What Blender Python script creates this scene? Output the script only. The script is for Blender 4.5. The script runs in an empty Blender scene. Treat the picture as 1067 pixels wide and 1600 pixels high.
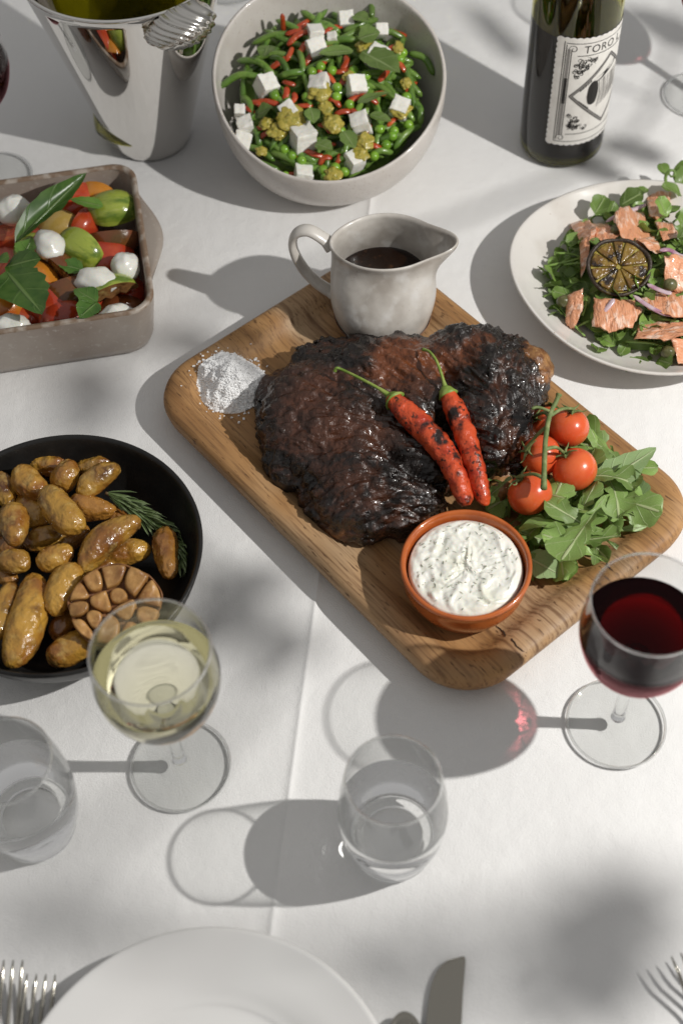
import bpy, bmesh, math, random
import numpy as np
from math import sin, cos, pi, sqrt, exp, radians
from mathutils import Vector, Matrix, noise

random.seed(7)
rng = np.random.default_rng(7)
S = bpy.context.scene
COL = S.collection

# ---------------------------------------------------------------- camera, world, lamp, exposure
F, H = 2222.0, 0.87                       # focal length in photo pixels, camera height over the table (m)
PITCH, ROLL = radians(55.0), radians(-2.5)
CF = np.array([0, cos(PITCH), -sin(PITCH)]); _r = np.array([1.0, 0, 0]); _u = np.cross(_r, CF)
CR = _r*cos(ROLL) + _u*sin(ROLL); CU = -_r*sin(ROLL) + _u*cos(ROLL)
CC = np.array([0, 0, H])
cam = bpy.data.cameras.new('camera'); cam_o = bpy.data.objects.new('camera', cam); COL.objects.link(cam_o)
cam.sensor_fit = 'VERTICAL'; cam.sensor_height = 36.0; cam.lens = 36.0*F/1600.0
cam.clip_start = 0.01; cam.clip_end = 100
cam_o.matrix_world = Matrix(((CR[0], CU[0], -CF[0], 0), (CR[1], CU[1], -CF[1], 0), (CR[2], CU[2], -CF[2], H), (0, 0, 0, 1)))
cam.dof.use_dof = True; cam.dof.focus_distance = 1.06; cam.dof.aperture_fstop = 5.0
S.camera = cam_o

W = bpy.data.worlds.new('World'); S.world = W; W.use_nodes = True
_n = W.node_tree.nodes; _l = W.node_tree.links; _n.clear()
_o = _n.new('ShaderNodeOutputWorld'); _b = _n.new('ShaderNodeBackground'); _tc = _n.new('ShaderNodeTexCoord')
_sx = _n.new('ShaderNodeSeparateXYZ'); _cr = _n.new('ShaderNodeValToRGB')
_l.new(_tc.outputs['Generated'], _sx.inputs[0]); _l.new(_sx.outputs['Z'], _cr.inputs[0])
_cr.color_ramp.elements[0].position = 0.0; _cr.color_ramp.elements[0].color = (0.20, 0.195, 0.19, 1)
_cr.color_ramp.elements[1].position = 0.9; _cr.color_ramp.elements[1].color = (0.45, 0.445, 0.44, 1)
_l.new(_cr.outputs[0], _b.inputs['Color']); _b.inputs['Strength'].default_value = 0.84
_l.new(_b.outputs[0], _o.inputs['Surface'])

LAMP = (0.88, 0.36, 0.88)
lamp = bpy.data.lights.new('studio_lamp', 'SPOT'); lamp_o = bpy.data.objects.new('studio_lamp', lamp); COL.objects.link(lamp_o)
lamp.energy = 59.0; lamp.shadow_soft_size = 0.011; lamp.spot_size = radians(110); lamp.spot_blend = 0.5
lamp.color = (1.0, 0.975, 0.935)
lamp_o.location = LAMP
lamp_o.rotation_euler = (Vector((0.0, 0.66, 0)) - Vector(LAMP)).to_track_quat('-Z', 'Y').to_euler()
lamp.cycles.is_caustics_light = True

S.view_settings.view_transform = 'Standard'; S.view_settings.look = 'None'
S.view_settings.exposure = 0.0; S.view_settings.gamma = 1.0
cy = S.cycles
cy.max_bounces = 14; cy.transmission_bounces = 14; cy.glossy_bounces = 6; cy.diffuse_bounces = 4; cy.transparent_max_bounces = 24
cy.caustics_refractive = True; cy.caustics_reflective = False
cy.sample_clamp_indirect = 6.0; cy.blur_glossy = 0.3
cy.use_denoising = True

# ---------------------------------------------------------------- helpers
def P(px, py, z=0.0):
    """world point at height z seen at photo pixel (px, py)"""
    d = CF + CR*(px-533.5)/F + CU*(800-py)/F
    return CC + d*((z-H)/d[2])

def PP(px, py, p0, n):
    """photo pixel onto a plane through p0 with normal n"""
    d = CF + CR*(px-533.5)/F + CU*(800-py)/F
    return CC + d*(np.dot(np.asarray(p0)-CC, n)/np.dot(d, n))

ORG = {}
def tag(o, label=None, cat=None, group=None, kind=None):
    if label: o['label'] = label
    if cat: o['category'] = cat
    if group: o['group'] = group
    if kind: o['kind'] = kind
    return o

def thing(name, label, cat, loc, group=None):
    o = bpy.data.objects.new(name, None); COL.objects.link(o); o.empty_display_size = 0.02
    loc = np.asarray(loc, float); o.location = loc; ORG[o] = loc
    return tag(o, label, cat, group)

def mesh(name, V, Fc, mat, smooth=True, sharp=None, uv=None, col=None):
    m = bpy.data.meshes.new(name)
    m.from_pydata([tuple(map(float, v)) for v in V], [], [tuple(map(int, f)) for f in Fc])
    m.materials.append(mat)
    if smooth:
        m.polygons.foreach_set('use_smooth', [True]*len(m.polygons))
        if sharp: m.set_sharp_from_angle(angle=radians(sharp))
    if uv is not None:
        l = m.uv_layers.new(name='UVMap'); li = np.zeros(len(m.loops), int); m.loops.foreach_get('vertex_index', li)
        l.data.foreach_set('uv', np.asarray(uv)[li].astype('f').ravel())
    if col is not None:
        a = m.color_attributes.new('Col', 'FLOAT_COLOR', 'POINT')
        c = np.ones((len(V), 4), 'f'); c[:, :3] = col; a.data.foreach_set('color', c.ravel())
    m.update()
    return m

def obj(name, m, parent=None, loc=None, M=None):
    """loc is a world position; a child is placed relative to its parent"""
    o = bpy.data.objects.new(name, m); COL.objects.link(o)
    w = np.asarray(loc if loc is not None else (ORG[parent] if parent else (0, 0, 0)), float)
    ORG[o] = w
    rel = w - (ORG[parent] if parent else 0)
    mw = Matrix.Translation(Vector(rel))
    if M is not None: mw = mw @ M
    o.matrix_basis = mw
    if parent: o.parent = parent
    return o

def put(name, V, Fc, mat, parent=None, loc=None, **k):
    """mesh given in world coordinates, its origin moved to loc (or to its parent's origin)"""
    V = np.asarray(V, float)
    if loc is None: loc = ORG[parent] if parent else V.mean(0)
    return obj(name, mesh(name, V-np.asarray(loc), Fc, mat, **k), parent, loc)

def spl(pts, n):
    """Catmull-Rom through pts, n samples per span"""
    p = np.asarray(pts, float); q = np.vstack([2*p[0]-p[1], p, 2*p[-1]-p[-2]]); out = []
    for i in range(1, len(q)-2):
        for t in np.linspace(0, 1, n, endpoint=False):
            a, b, c, d = q[i-1:i+3]
            out.append(.5*((2*b)+(-a+c)*t+(2*a-5*b+4*c-d)*t*t+(-a+3*b-3*c+d)*t**3))
    out.append(p[-1]); return np.array(out)

def lathe(prof, seg=64, fn=None, closed_ends=True):
    """revolve (r,z) profile; fn(phi, r, z, i) -> (x,y,z) may deform"""
    V, Fc, rows = [], [], []
    for i, (r, z) in enumerate(prof):
        if r < 1e-7:
            V.append(fn(0, 0, z, i) if fn else (0, 0, z)); rows.append([len(V)-1]*seg)
        else:
            row = []
            for k in range(seg):
                a = 2*pi*k/seg
                V.append(fn(a, r, z, i) if fn else (r*cos(a), r*sin(a), z)); row.append(len(V)-1)
            rows.append(row)
    for a, b in zip(rows[:-1], rows[1:]):
        for k in range(seg):
            q = [a[k], a[(k+1) % seg], b[(k+1) % seg], b[k]]
            q = [v for j, v in enumerate(q) if v not in q[:j]]
            if len(q) > 2: Fc.append(q)
    return np.array(V), Fc

def tube(pts, rad, seg=8, flat=None, up=(0, 0, 1)):
    """capped tube along pts; rad scalar or per point; flat = ratio of the second radius"""
    pts = np.asarray(pts, float); n = len(pts); rad = np.broadcast_to(np.asarray(rad, float), (n,))
    V, Fc = [], []; T = np.gradient(pts, axis=0); T /= np.linalg.norm(T, axis=1)[:, None]+1e-12
    u = np.asarray(up, float)
    for i in range(n):
        s = np.cross(u, T[i])
        if np.linalg.norm(s) < 1e-4: s = np.cross((1, 0.1, 0), T[i])
        s /= np.linalg.norm(s); w = np.cross(T[i], s); f = 1 if flat is None else flat
        if flat is None: u = w
        for k in range(seg):
            a = 2*pi*k/seg; V.append(pts[i]+rad[i]*(s*cos(a)+w*f*sin(a)))
    for i in range(n-1):
        for k in range(seg):
            Fc.append((i*seg+k, i*seg+(k+1) % seg, (i+1)*seg+(k+1) % seg, (i+1)*seg+k))
    Fc.append(tuple(range(seg-1, -1, -1))); Fc.append(tuple(range((n-1)*seg, n*seg)))
    return np.array(V), Fc

def sphere(seg=20, rings=12):
    V = [(0, 0, 1)]; Fc = []
    for i in range(1, rings):
        t = pi*i/rings
        for k in range(seg): V.append((sin(t)*cos(2*pi*k/seg), sin(t)*sin(2*pi*k/seg), cos(t)))
    V.append((0, 0, -1)); L = len(V)-1
    for k in range(seg):
        Fc.append((0, 1+k, 1+(k+1) % seg)); b = 1+(rings-2)*seg; Fc.append((L, b+(k+1) % seg, b+k))
    for i in range(rings-2):
        for k in range(seg):
            a = 1+i*seg; b = a+seg
            Fc.append((a+k, b+k, b+(k+1) % seg, a+(k+1) % seg))
    return np.array(V, float), Fc

def join(parts):
    V, Fc, o = [], [], 0
    for v, f in parts:
        V.append(np.asarray(v, float)); Fc += [tuple(i+o for i in q) for q in f]; o += len(v)
    return np.vstack(V), Fc

def nz(p, s, oct=3, off=0.0):
    return noise.fractal(Vector((p[0]*s+off, p[1]*s+off*1.7, p[2]*s-off)), 1.0, 2.0, oct)

def rotz(a): return Matrix.Rotation(a, 4, 'Z')
def basis(xa, za):
    """4x4 whose x axis follows xa and z axis is close to za"""
    x = Vector(xa).normalized(); z = Vector(za); z = (z-x*z.dot(x)).normalized(); y = z.cross(x)
    return Matrix(((x.x, y.x, z.x, 0), (x.y, y.y, z.y, 0), (x.z, y.z, z.z, 0), (0, 0, 0, 1)))

# ---------------------------------------------------------------- materials
def lin(r, g, b): return tuple(((c/255)/12.92 if c/255 <= .04045 else ((c/255+.055)/1.055)**2.4) for c in (r, g, b))

def mat(name, col, rough=.5, layers=(), bumps=(), coat=0, sss=0, metal=0, trans=0, ior=1.45, attr=False, spec=.5, rnd=True, stretch=(1, 1, 1), var=0.0, rough_n=None):
    """layers: (scale, colour, lo, hi, detail) mixed in by noise; bumps: (scale, distance, detail)"""
    m = bpy.data.materials.new(name); m.use_nodes = True; N = m.node_tree.nodes; L = m.node_tree.links
    b = N['Principled BSDF']
    tc = N.new('ShaderNodeTexCoord'); mp = N.new('ShaderNodeMapping'); mp.inputs['Scale'].default_value = stretch
    L.new(tc.outputs['Object'], mp.inputs['Vector']); vec = mp.outputs[0]; oi = None
    if rnd or var:
        oi = N.new('ShaderNodeObjectInfo')
    if rnd:
        mu = N.new('ShaderNodeMath'); mu.operation = 'MULTIPLY'; mu.inputs[1].default_value = 7.0
        L.new(oi.outputs['Random'], mu.inputs[0])
        ad = N.new('ShaderNodeVectorMath'); ad.operation = 'ADD'; L.new(vec, ad.inputs[0]); L.new(mu.outputs[0], ad.inputs[1]); vec = ad.outputs[0]
    if attr:
        a = N.new('ShaderNodeVertexColor'); a.layer_name = 'Col'; c = a.outputs[0]
    else:
        r = N.new('ShaderNodeRGB'); r.outputs[0].default_value = (*col, 1); c = r.outputs[0]
    def nt(scale, det):
        t = N.new('ShaderNodeTexNoise'); t.inputs['Scale'].default_value = scale; t.inputs['Detail'].default_value = det
        L.new(vec, t.inputs['Vector']); return t.outputs['Fac']
    for (sc, c2, lo, hi, det) in layers:
        mr = N.new('ShaderNodeMapRange'); mr.inputs[1].default_value = lo; mr.inputs[2].default_value = hi
        L.new(nt(sc, det), mr.inputs[0])
        mx = N.new('ShaderNodeMix'); mx.data_type = 'RGBA'; L.new(mr.outputs[0], mx.inputs[0]); L.new(c, mx.inputs[6]); mx.inputs[7].default_value = (*c2, 1)
        c = mx.outputs[2]
    if var:
        hs = N.new('ShaderNodeHueSaturation'); mr = N.new('ShaderNodeMapRange'); mr.inputs[3].default_value = 1-var; mr.inputs[4].default_value = 1+var
        L.new(oi.outputs['Random'], mr.inputs[0]); L.new(mr.outputs[0], hs.inputs['Value']); L.new(c, hs.inputs['Color']); c = hs.outputs[0]
    L.new(c, b.inputs['Base Color'])
    b.inputs['Roughness'].default_value = rough; b.inputs['Metallic'].default_value = metal; b.inputs['IOR'].default_value = ior
    b.inputs['Coat Weight'].default_value = coat; b.inputs['Coat Roughness'].default_value = .08
    b.inputs['Transmission Weight'].default_value = trans; b.inputs['Specular IOR Level'].default_value = spec
    if rough_n:
        mr = N.new('ShaderNodeMapRange'); mr.inputs[3].default_value = rough_n[1]; mr.inputs[4].default_value = rough_n[2]
        mr.inputs[1].default_value = .3; mr.inputs[2].default_value = .7
        L.new(nt(rough_n[0], 3), mr.inputs[0]); L.new(mr.outputs[0], b.inputs['Roughness'])
    if sss:
        b.inputs['Subsurface Weight'].default_value = sss; b.inputs['Subsurface Radius'].default_value = (1, .6, .35); b.inputs['Subsurface Scale'].default_value = .004
    nrm = None
    for (sc, dist, det) in bumps:
        bp = N.new('ShaderNodeBump'); bp.inputs['Distance'].default_value = dist; bp.inputs['Strength'].default_value = 1.0
        L.new(nt(sc, det), bp.inputs['Height'])
        if nrm: L.new(nrm, bp.inputs['Normal'])
        nrm = bp.outputs[0]
    if nrm: L.new(nrm, b.inputs['Normal'])
    return m

def leafmat(name, col, col2, rib, rough=.45, veins=26.0, trl=.25, var=.18):
    """leaf: uv.x across (midrib at .5), uv.y along"""
    m = bpy.data.materials.new(name); m.use_nodes = True; N = m.node_tree.nodes; L = m.node_tree.links; b = N['Principled BSDF']
    uv = N.new('ShaderNodeTexCoord'); sx = N.new('ShaderNodeSeparateXYZ'); L.new(uv.outputs['UV'], sx.inputs[0])
    def math_(op, a, bb=None):
        n = N.new('ShaderNodeMath'); n.operation = op
        for i, x in enumerate((a, bb)):
            if x is None: continue
            if isinstance(x, (int, float)): n.inputs[i].default_value = x
            else: L.new(x, n.inputs[i])
        return n.outputs[0]
    d = math_('ABSOLUTE', math_('SUBTRACT', sx.outputs[0], .5))
    oi = N.new('ShaderNodeObjectInfo'); t = N.new('ShaderNodeTexNoise'); t.inputs['Scale'].default_value = 90; t.inputs['Detail'].default_value = 3
    va = N.new('ShaderNodeVectorMath'); L.new(uv.outputs['Object'], va.inputs[0]); L.new(oi.outputs['Random'], va.inputs[1]); L.new(va.outputs[0], t.inputs['Vector'])
    mx = N.new('ShaderNodeMix'); mx.data_type = 'RGBA'; mx.inputs[6].default_value = (*col, 1); mx.inputs[7].default_value = (*col2, 1)
    mr = N.new('ShaderNodeMapRange'); mr.inputs[1].default_value = .35; mr.inputs[2].default_value = .65; L.new(t.outputs['Fac'], mr.inputs[0]); L.new(mr.outputs[0], mx.inputs[0])
    hs = N.new('ShaderNodeHueSaturation'); m2 = N.new('ShaderNodeMapRange'); m2.inputs[3].default_value = 1-var; m2.inputs[4].default_value = 1+var
    L.new(oi.outputs['Random'], m2.inputs[0]); L.new(m2.outputs[0], hs.inputs['Value']); L.new(mx.outputs[2], hs.inputs['Color'])
    # side veins: slanted lines
    sv = math_('SINE', math_('MULTIPLY', math_('SUBTRACT', sx.outputs[1], math_('MULTIPLY', d, .5)), veins*2))
    mv = N.new('ShaderNodeMapRange'); mv.inputs[1].default_value = .93; mv.inputs[2].default_value = 1; mv.inputs[4].default_value = .35; L.new(sv, mv.inputs[0])
    mm = N.new('ShaderNodeMapRange'); mm.inputs[1].default_value = .05; mm.inputs[2].default_value = .025; L.new(d, mm.inputs[0])
    vv = math_('MAXIMUM', mv.outputs[0], mm.outputs[0])
    mx2 = N.new('ShaderNodeMix'); mx2.data_type = 'RGBA'; L.new(vv, mx2.inputs[0]); L.new(hs.outputs[0], mx2.inputs[6]); mx2.inputs[7].default_value = (*rib, 1)
    L.new(mx2.outputs[2], b.inputs['Base Color']); b.inputs['Roughness'].default_value = rough
    bp = N.new('ShaderNodeBump'); bp.inputs['Distance'].default_value = .0006; L.new(vv, bp.inputs['Height']); L.new(bp.outputs[0], b.inputs['Normal'])
    if trl:
        tr = N.new('ShaderNodeBsdfTranslucent'); L.new(mx2.outputs[2], tr.inputs[0]); ms = N.new('ShaderNodeMixShader'); ms.inputs[0].default_value = trl
        L.new(b.outputs[0], ms.inputs[1]); L.new(tr.outputs[0], ms.inputs[2]); L.new(ms.outputs[0], N['Material Output'].inputs['Surface'])
    return m

def leaf(Ln, Wd, shape='oval', rows=10, bend=.2, fold=.2, twist=0., wave=.06, seed=0):
    """leaf blade along +x from the origin, width along y; returns V, F, uv"""
    r = random.Random(seed); V, Fc, uv = [], [], []; cols = [-1, -.5, 0, .5, 1]
    th = 0; x = z = 0
    for i in range(rows+1):
        t = i/rows
        if shape == 'oval': w = sin(pi*min(1, t**.75))**.8 if 0 < t < 1 else 0
        elif shape == 'round': w = sqrt(max(0, 1-(2*t-1)**2))
        elif shape == 'rocket':
            base = (.10+.9*max(0, (t-.25)/.75)**.7)*(1 if t < .8 else sqrt(max(0, 1-((t-.8)/.2)**2)))
            lobe = .55+.45*abs(sin(t*pi*4.2+.4)) if t < .8 else 1
            w = base*lobe
        elif shape == 'blade': w = sqrt(max(0, 1-(2*t-1)**2))*.9+.02
        w = max(w, .015)
        z = sin(bend*t*pi)*Ln*.35*(1 if bend >= 0 else 1)
        for s in cols:
            ww = w*Wd*.5*s*(1+.1*r.uniform(-1, 1)*(abs(s) == 1))
            zz = z + abs(s)*w*Wd*.5*fold + wave*Wd*sin(t*9+s*2+seed)*abs(s)
            a = twist*t
            V.append((t*Ln*(1-.06*abs(bend)), ww*cos(a)-(zz-z)*sin(a), z+ww*sin(a)+(zz-z)*cos(a))); uv.append((s*.5+.5, t))
    for i in range(rows):
        for j in range(4):
            a = i*5+j; Fc.append((a, a+5, a+6, a+1))
    return np.array(V), Fc, uv
# ---------------------------------------------------------------- shared materials
M = {}
M['cloth'] = mat('white_cotton', (.80, .795, .785), .9, layers=[(9, (.775, .77, .76), .4, .7, 2)], bumps=[(1100, .00045, 3), (60, .0009, 2)], spec=.15, rnd=False)
def glassmat(name, col, ior=1.5, rough=0.0):
    m = bpy.data.materials.new(name); m.use_nodes = True; b = m.node_tree.nodes['Principled BSDF']
    b.inputs['Base Color'].default_value = (*col, 1); b.inputs['Roughness'].default_value = rough
    b.inputs['Transmission Weight'].default_value = 1; b.inputs['IOR'].default_value = ior
    return m
M['glass'] = glassmat('clear_glass', (.97, .975, .97), 1.48)
def iface(name, ior, col=(1, 1, 1), absorb=None):
    """refractive interface; absorb = (colour, density) of the liquid behind it"""
    m = bpy.data.materials.new(name); m.use_nodes = True; N = m.node_tree.nodes; L = m.node_tree.links; N.remove(N['Principled BSDF'])
    g = N.new('ShaderNodeBsdfGlass'); g.inputs['Roughness'].default_value = 0; g.inputs['IOR'].default_value = ior; g.inputs['Color'].default_value = (*col, 1)
    L.new(g.outputs[0], N['Material Output'].inputs['Surface'])
    if absorb:
        v = N.new('ShaderNodeVolumeAbsorption'); v.inputs['Color'].default_value = (*absorb[0], 1); v.inputs['Density'].default_value = absorb[1]
        L.new(v.outputs[0], N['Material Output'].inputs['Volume'])
    return m
LIQ = {'water': None, 'white_wine': ((.92, .84, .22), 8.0), 'red_wine': ((.88, .04, .12), 750.0)}
for k_, ab in LIQ.items():
    M[k_] = iface(k_+'_surface', 1.33, (.92, .42, .45) if k_ == 'red_wine' else (1, 1, 1), absorb=ab); M[k_+'_wall'] = M[k_]
def thin_glass(name, tint=.978, top=.6):
    m = bpy.data.materials.new(name); m.use_nodes = True; N = m.node_tree.nodes; L = m.node_tree.links; N.remove(N['Principled BSDF'])
    f = N.new('ShaderNodeLayerWeight'); f.inputs['Blend'].default_value = .5; t = N.new('ShaderNodeBsdfTransparent'); t.inputs[0].default_value = (tint, tint*1.003, tint, 1)
    pw = N.new('ShaderNodeMath'); pw.operation = 'POWER'; pw.inputs[1].default_value = 4.0; L.new(f.outputs['Facing'], pw.inputs[0])
    mr = N.new('ShaderNodeMapRange'); mr.inputs[3].default_value = .028; mr.inputs[4].default_value = top; L.new(pw.outputs[0], mr.inputs[0])
    g = N.new('ShaderNodeBsdfGlossy'); g.inputs['Roughness'].default_value = .01; x = N.new('ShaderNodeMixShader')
    L.new(mr.outputs[0], x.inputs[0]); L.new(t.outputs[0], x.inputs[1]); L.new(g.outputs[0], x.inputs[2]); L.new(x.outputs[0], N['Material Output'].inputs['Surface']); return m
M['thin_glass'] = thin_glass('thin_glass_foot', .96, .7); M['cup_glass'] = thin_glass('thin_glass_wall', .972, .8)
M['green_glass'] = glassmat('olive_green_glass', (.62, .60, .10), 1.48)
M['dark_wine'] = mat('wine_in_bottle', (.010, .005, .004), .5, rnd=False, spec=0)
M['silver'] = mat('polished_silver', (.80, .78, .75), .035, metal=1, rnd=False)
M['cast_silver'] = mat('cast_silver', (.66, .64, .60), .2, metal=1, rnd=False)
M['steel'] = mat('cutlery_steel', (.36, .34, .295), .16, metal=1, bumps=[(300, .00004, 2)])
M['stone'] = mat('pale_grey_glaze', (.60, .57, .525), .34, layers=[(26, (.39, .355, .315), .42, .64, 6), (60, (.64, .62, .59), .52, .68, 4), (500, (.36, .31, .26), .70, .76, 2)], bumps=[(45, .0014, 2)], coat=.25)
M['cream'] = mat('cream_glaze', (.66, .635, .60), .3, layers=[(30, (.56, .525, .48), .45, .75, 4), (420, (.40, .33, .27), .72, .78, 2)], bumps=[(30, .0014, 2)], coat=.4)
M['speckle'] = mat('speckled_glaze', (.60, .565, .53), .35, layers=[(520, (.40, .33, .28), .60, .74, 3), (26, (.52, .48, .44), .45, .7, 3)], bumps=[(40, .001, 2)], coat=.3)
M['taupe'] = mat('taupe_stoneware', (.33, .285, .245), .32, layers=[(18, (.25, .20, .165), .42, .7, 5), (260, (.42, .38, .34), .6, .8, 3)], bumps=[(50, .001, 3)], coat=.35)
M['rim_brown'] = mat('bare_brown_rim', (.20, .135, .09), .4, layers=[(90, (.40, .35, .30), .45, .65, 3)])
M['black'] = mat('black_stoneware', (.012, .0115, .011), .33, layers=[(60, (.020, .019, .018), .4, .7, 3)], bumps=[(300, .0002, 2)], spec=.4)
M['plate'] = mat('white_porcelain', (.74, .735, .72), .22, layers=[(14, (.71, .70, .685), .4, .7, 2)], coat=.3)
M['terracotta'] = mat('terracotta_glaze', (.47, .115, .022), .24, layers=[(60, (.36, .075, .014), .45, .75, 4)], bumps=[(60, .0006, 2)], coat=.5)
M['paper'] = mat('label_paper', (.74, .72, .68), .75, layers=[(160, (.67, .65, .61), .4, .7, 3)], rnd=False)
M['ink'] = mat('black_ink', (.018, .016, .015), .6, rnd=False)
M['ink_grey'] = mat('grey_ink', (.22, .21, .20), .6, rnd=False)

# ---------------------------------------------------------------- tablecloth
def crease_y(pts=((580, 310), (497, 890), (455, 1240), (420, 1460))):
    q = np.array([P(*p)[:2] for p in pts]); c = q.mean(0); d = np.linalg.svd(q-c)[2][0]
    return c, d if d[1] > 0 else -d
CC0, CD = crease_y(); CN = np.array([CD[1], -CD[0]])
us = np.concatenate([-np.geomspace(1.7, .012, 46), np.linspace(-.010, .010, 21), np.geomspace(.012, 1.7, 46)])
vs = np.linspace(-1.5, 1.7, 190)
V = []
for v in vs:
    wob = .0012*noise.noise(Vector((v*6, 3, 0)))
    for u in us:
        p = CC0+CD*v+CN*u; uu = u-wob
        h = .0019*exp(-abs(uu)/.0030) - .0006*(1/(1+exp(-uu/.003)))
        h += -.0012*(noise.noise(Vector((p[0]*3.1, p[1]*3.1, 1.3)))+1)*.5 - .0006
        V.append((p[0], p[1], h))
n = len(us)
Fc = [(i*n+j, i*n+j+1, (i+1)*n+j+1, (i+1)*n+j) for i in range(len(vs)-1) for j in range(n-1)]
tc_o = put('tablecloth', V, Fc, M['cloth'], loc=(0, .6, 0))
tag(tc_o, 'white cotton tablecloth with one pressed fold line running under the whole meal', 'tablecloth')
tc_o.cycles.is_caustics_receiver = True

def caster(o): o.cycles.is_caustics_caster = True; return o

# ---------------------------------------------------------------- glasses
WG_OUT = spl([(0.0326, .0), (.0333, .0010), (.0320, .0022), (.018, .0034), (.0085, .0055), (.0052, .0095), (.0043, .016), (.0040, .030), (.0040, .055), (.0052, .066), (.010, .0735), (.022, .0835), (.0325, .098), (.0378, .116), (.0382, .128), (.0368, .142), (.0350, .155)], 5)
WG_IN = spl([(.0342, .1552), (.0358, .142), (.0372, .128), (.0368, .116), (.0316, .099), (.021, .0852), (.009, .0772), (0, .0758)], 6)
def level_cut(prof, level):
    """inner wall from the rim down to where the liquid wets it"""
    return [tuple(p) for p in prof if p[1] > level+.0008]+[(inner_r(prof, level), level)]
def inner_r(prof, z):
    q = prof[np.argsort(prof[:, 1])]; return np.interp(z, q[:, 1], q[:, 0])
def wine_glass(c, label, level=None):
    t = thing('wine_glass', label, 'wine glass', (c[0], c[1], .0004))
    o_ = [tuple(p) for p in WG_OUT]; k0 = [i for i, p in enumerate(o_) if p[1] > .0655][0]; k1 = [i for i, p in enumerate(o_) if i > 10 and p[1] > .0098][0]
    cup = [(0, o_[k0][1])]+o_[k0:]+[tuple(p) for p in WG_IN] if level is None else [q for q in o_ if q[1] > level-.001]+[tuple(q) for q in WG_IN if q[1] > level]
    if level is None: cup[-1] = (0, cup[-1][1])
    V, Fc = lathe(cup, 80); obj('cup', mesh('cup', V, Fc, M['cup_glass']), t)
    if level is not None and 0:
        V, Fc = lathe([(0, o_[k0][1])]+[q for q in o_[k0:] if q[1] < .0775]+[(.0100, .0758), (0, .0756)], 60); obj('cup_base', mesh('cup_base', V, Fc, M['glass'], sharp=70), t)
    V, Fc = lathe([(.0351+.00075*cos(a), .1549+.00075*sin(a)) for a in np.linspace(0, -2*pi, 11)], 80); obj('rim', mesh('rim', V, Fc, M['glass']), t)
    V, Fc = lathe([(0, o_[k1][1])]+o_[k1:k0+1]+[(0, o_[k0][1]-.0002)], 40); obj('stem', mesh('stem', V, Fc, M['glass'], sharp=60), t)
    V, Fc = lathe([(0, .0004), (.02, .0002)]+o_[:k1]+[(0, o_[k1-1][1])], 80); v2, f2 = lathe([(.0327+.0009*cos(a), .0011+.0009*sin(a)) for a in np.linspace(0, -2*pi, 9)], 80)
    nf = len(Fc); V, Fc = join([(V, Fc), (v2, f2)]); m = mesh('foot', V, Fc, M['thin_glass'], sharp=60); m.materials.append(M['glass'])
    for p in m.polygons:
        if p.index >= nf: p.material_index = 1
    obj('foot', m, t)
    return t
def liquid(name, c, prof, level, m, label, cat, z0):
    zs = np.linspace(z0, level, 18)
    pr = [(0, z0+.0002)] + [(max(.004, inner_r(prof, z)-.0003), z) for z in zs[1:]]; ns = len(pr)-1
    r = pr[-1][0]
    pr += [(r-.0004, level-.0004), (r-.0012, level-.0008), (r-.003, level-.0010), (r*.5, level-.0010), (0, level-.0010)]
    V, Fc = lathe(pr, 72); nw = 72*ns
    me = mesh(name, V, Fc, M[name+'_wall'], sharp=60); me.materials.append(M[name])
    for p in me.polygons: p.material_index = 0 if p.index < nw else 1
    o = obj(name, me, loc=(c[0], c[1], .0004)); caster(o)
    return tag(o, label, cat)
GW = P(283.5, 1197); GR = P(961.5, 1131); GLT = P(-6, 279); GRT = P(1092, 150); GTT = P(362, -24)
wine_glass(GW, 'stemmed wine glass with pale white wine beside the black potato bowl', .126)
liquid('white_wine', GW, WG_OUT, .126, M['white_wine'], 'pale straw coloured white wine filling the wine glass by the potato bowl', 'wine', .0668)
wine_glass(GR, 'stemmed wine glass with red wine in front of the board by the right edge', .124)
liquid('red_wine', GR, WG_OUT, .124, M['red_wine'], 'dark red wine in the glass in front of the wooden board', 'wine', .0668)
wine_glass(GLT, 'cut off wine glass with red wine behind the tomato dish at left edge', .124)
liquid('red_wine', GLT, WG_OUT, .124, M['red_wine'], 'dark red wine in the cut off glass behind the tomato dish', 'wine', .0668)
wine_glass(GRT, 'wine glass at upper right edge behind the salmon plate, only its foot in view', .112)
liquid('red_wine', GRT, WG_OUT, .112, M['red_wine'], 'red wine in the glass standing behind the salmon plate', 'wine', .0668)
wine_glass(GTT, 'wine glass at the top edge between the silver bucket and bean salad bowl')

TB_OUT = spl([(.0225, .0), (.0250, .0012), (.0275, .010), (.0318, .028), (.0338, .048), (.0332, .066), (.0312, .084), (.0286, .1)], 6)
TB_IN = spl([(.0277, .1003), (.0303, .084), (.0323, .066), (.0328, .048), (.0306, .030), (.0262, .016), (.0215, .0105), (.012, .0092), (0, .009)], 6)
def tumbler(c, label, level):
    t = thing('water_glass', label, 'water glass', (c[0], c[1], .0004))
    o_ = [tuple(p) for p in TB_OUT]; i_ = [tuple(p) for p in TB_IN]; i_[-1] = (0, i_[-1][1])
    V, Fc = lathe([q for q in o_ if q[1] > level-.001]+[q for q in i_ if q[1] > level], 80); obj('wall', mesh('wall', V, Fc, M['cup_glass']), t)
    V, Fc = lathe([(.0190, .0008), (.0205, .0003), (.0225, .0002), (.0250, .0012), (.0258, .0032), (.0254, .0046), (.0225, .0040), (.0195, .0022), (.0190, .0008)], 80); obj('heel_ring', mesh('heel_ring', V, Fc, M['glass']), t)
    V, Fc = lathe([(.0281+.0008*cos(a), .1001+.0008*sin(a)) for a in np.linspace(0, -2*pi, 11)], 80); obj('rim', mesh('rim', V, Fc, M['glass']), t)
    return t
T1 = P(613, 1321); T2 = P(59, 1292)
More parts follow.
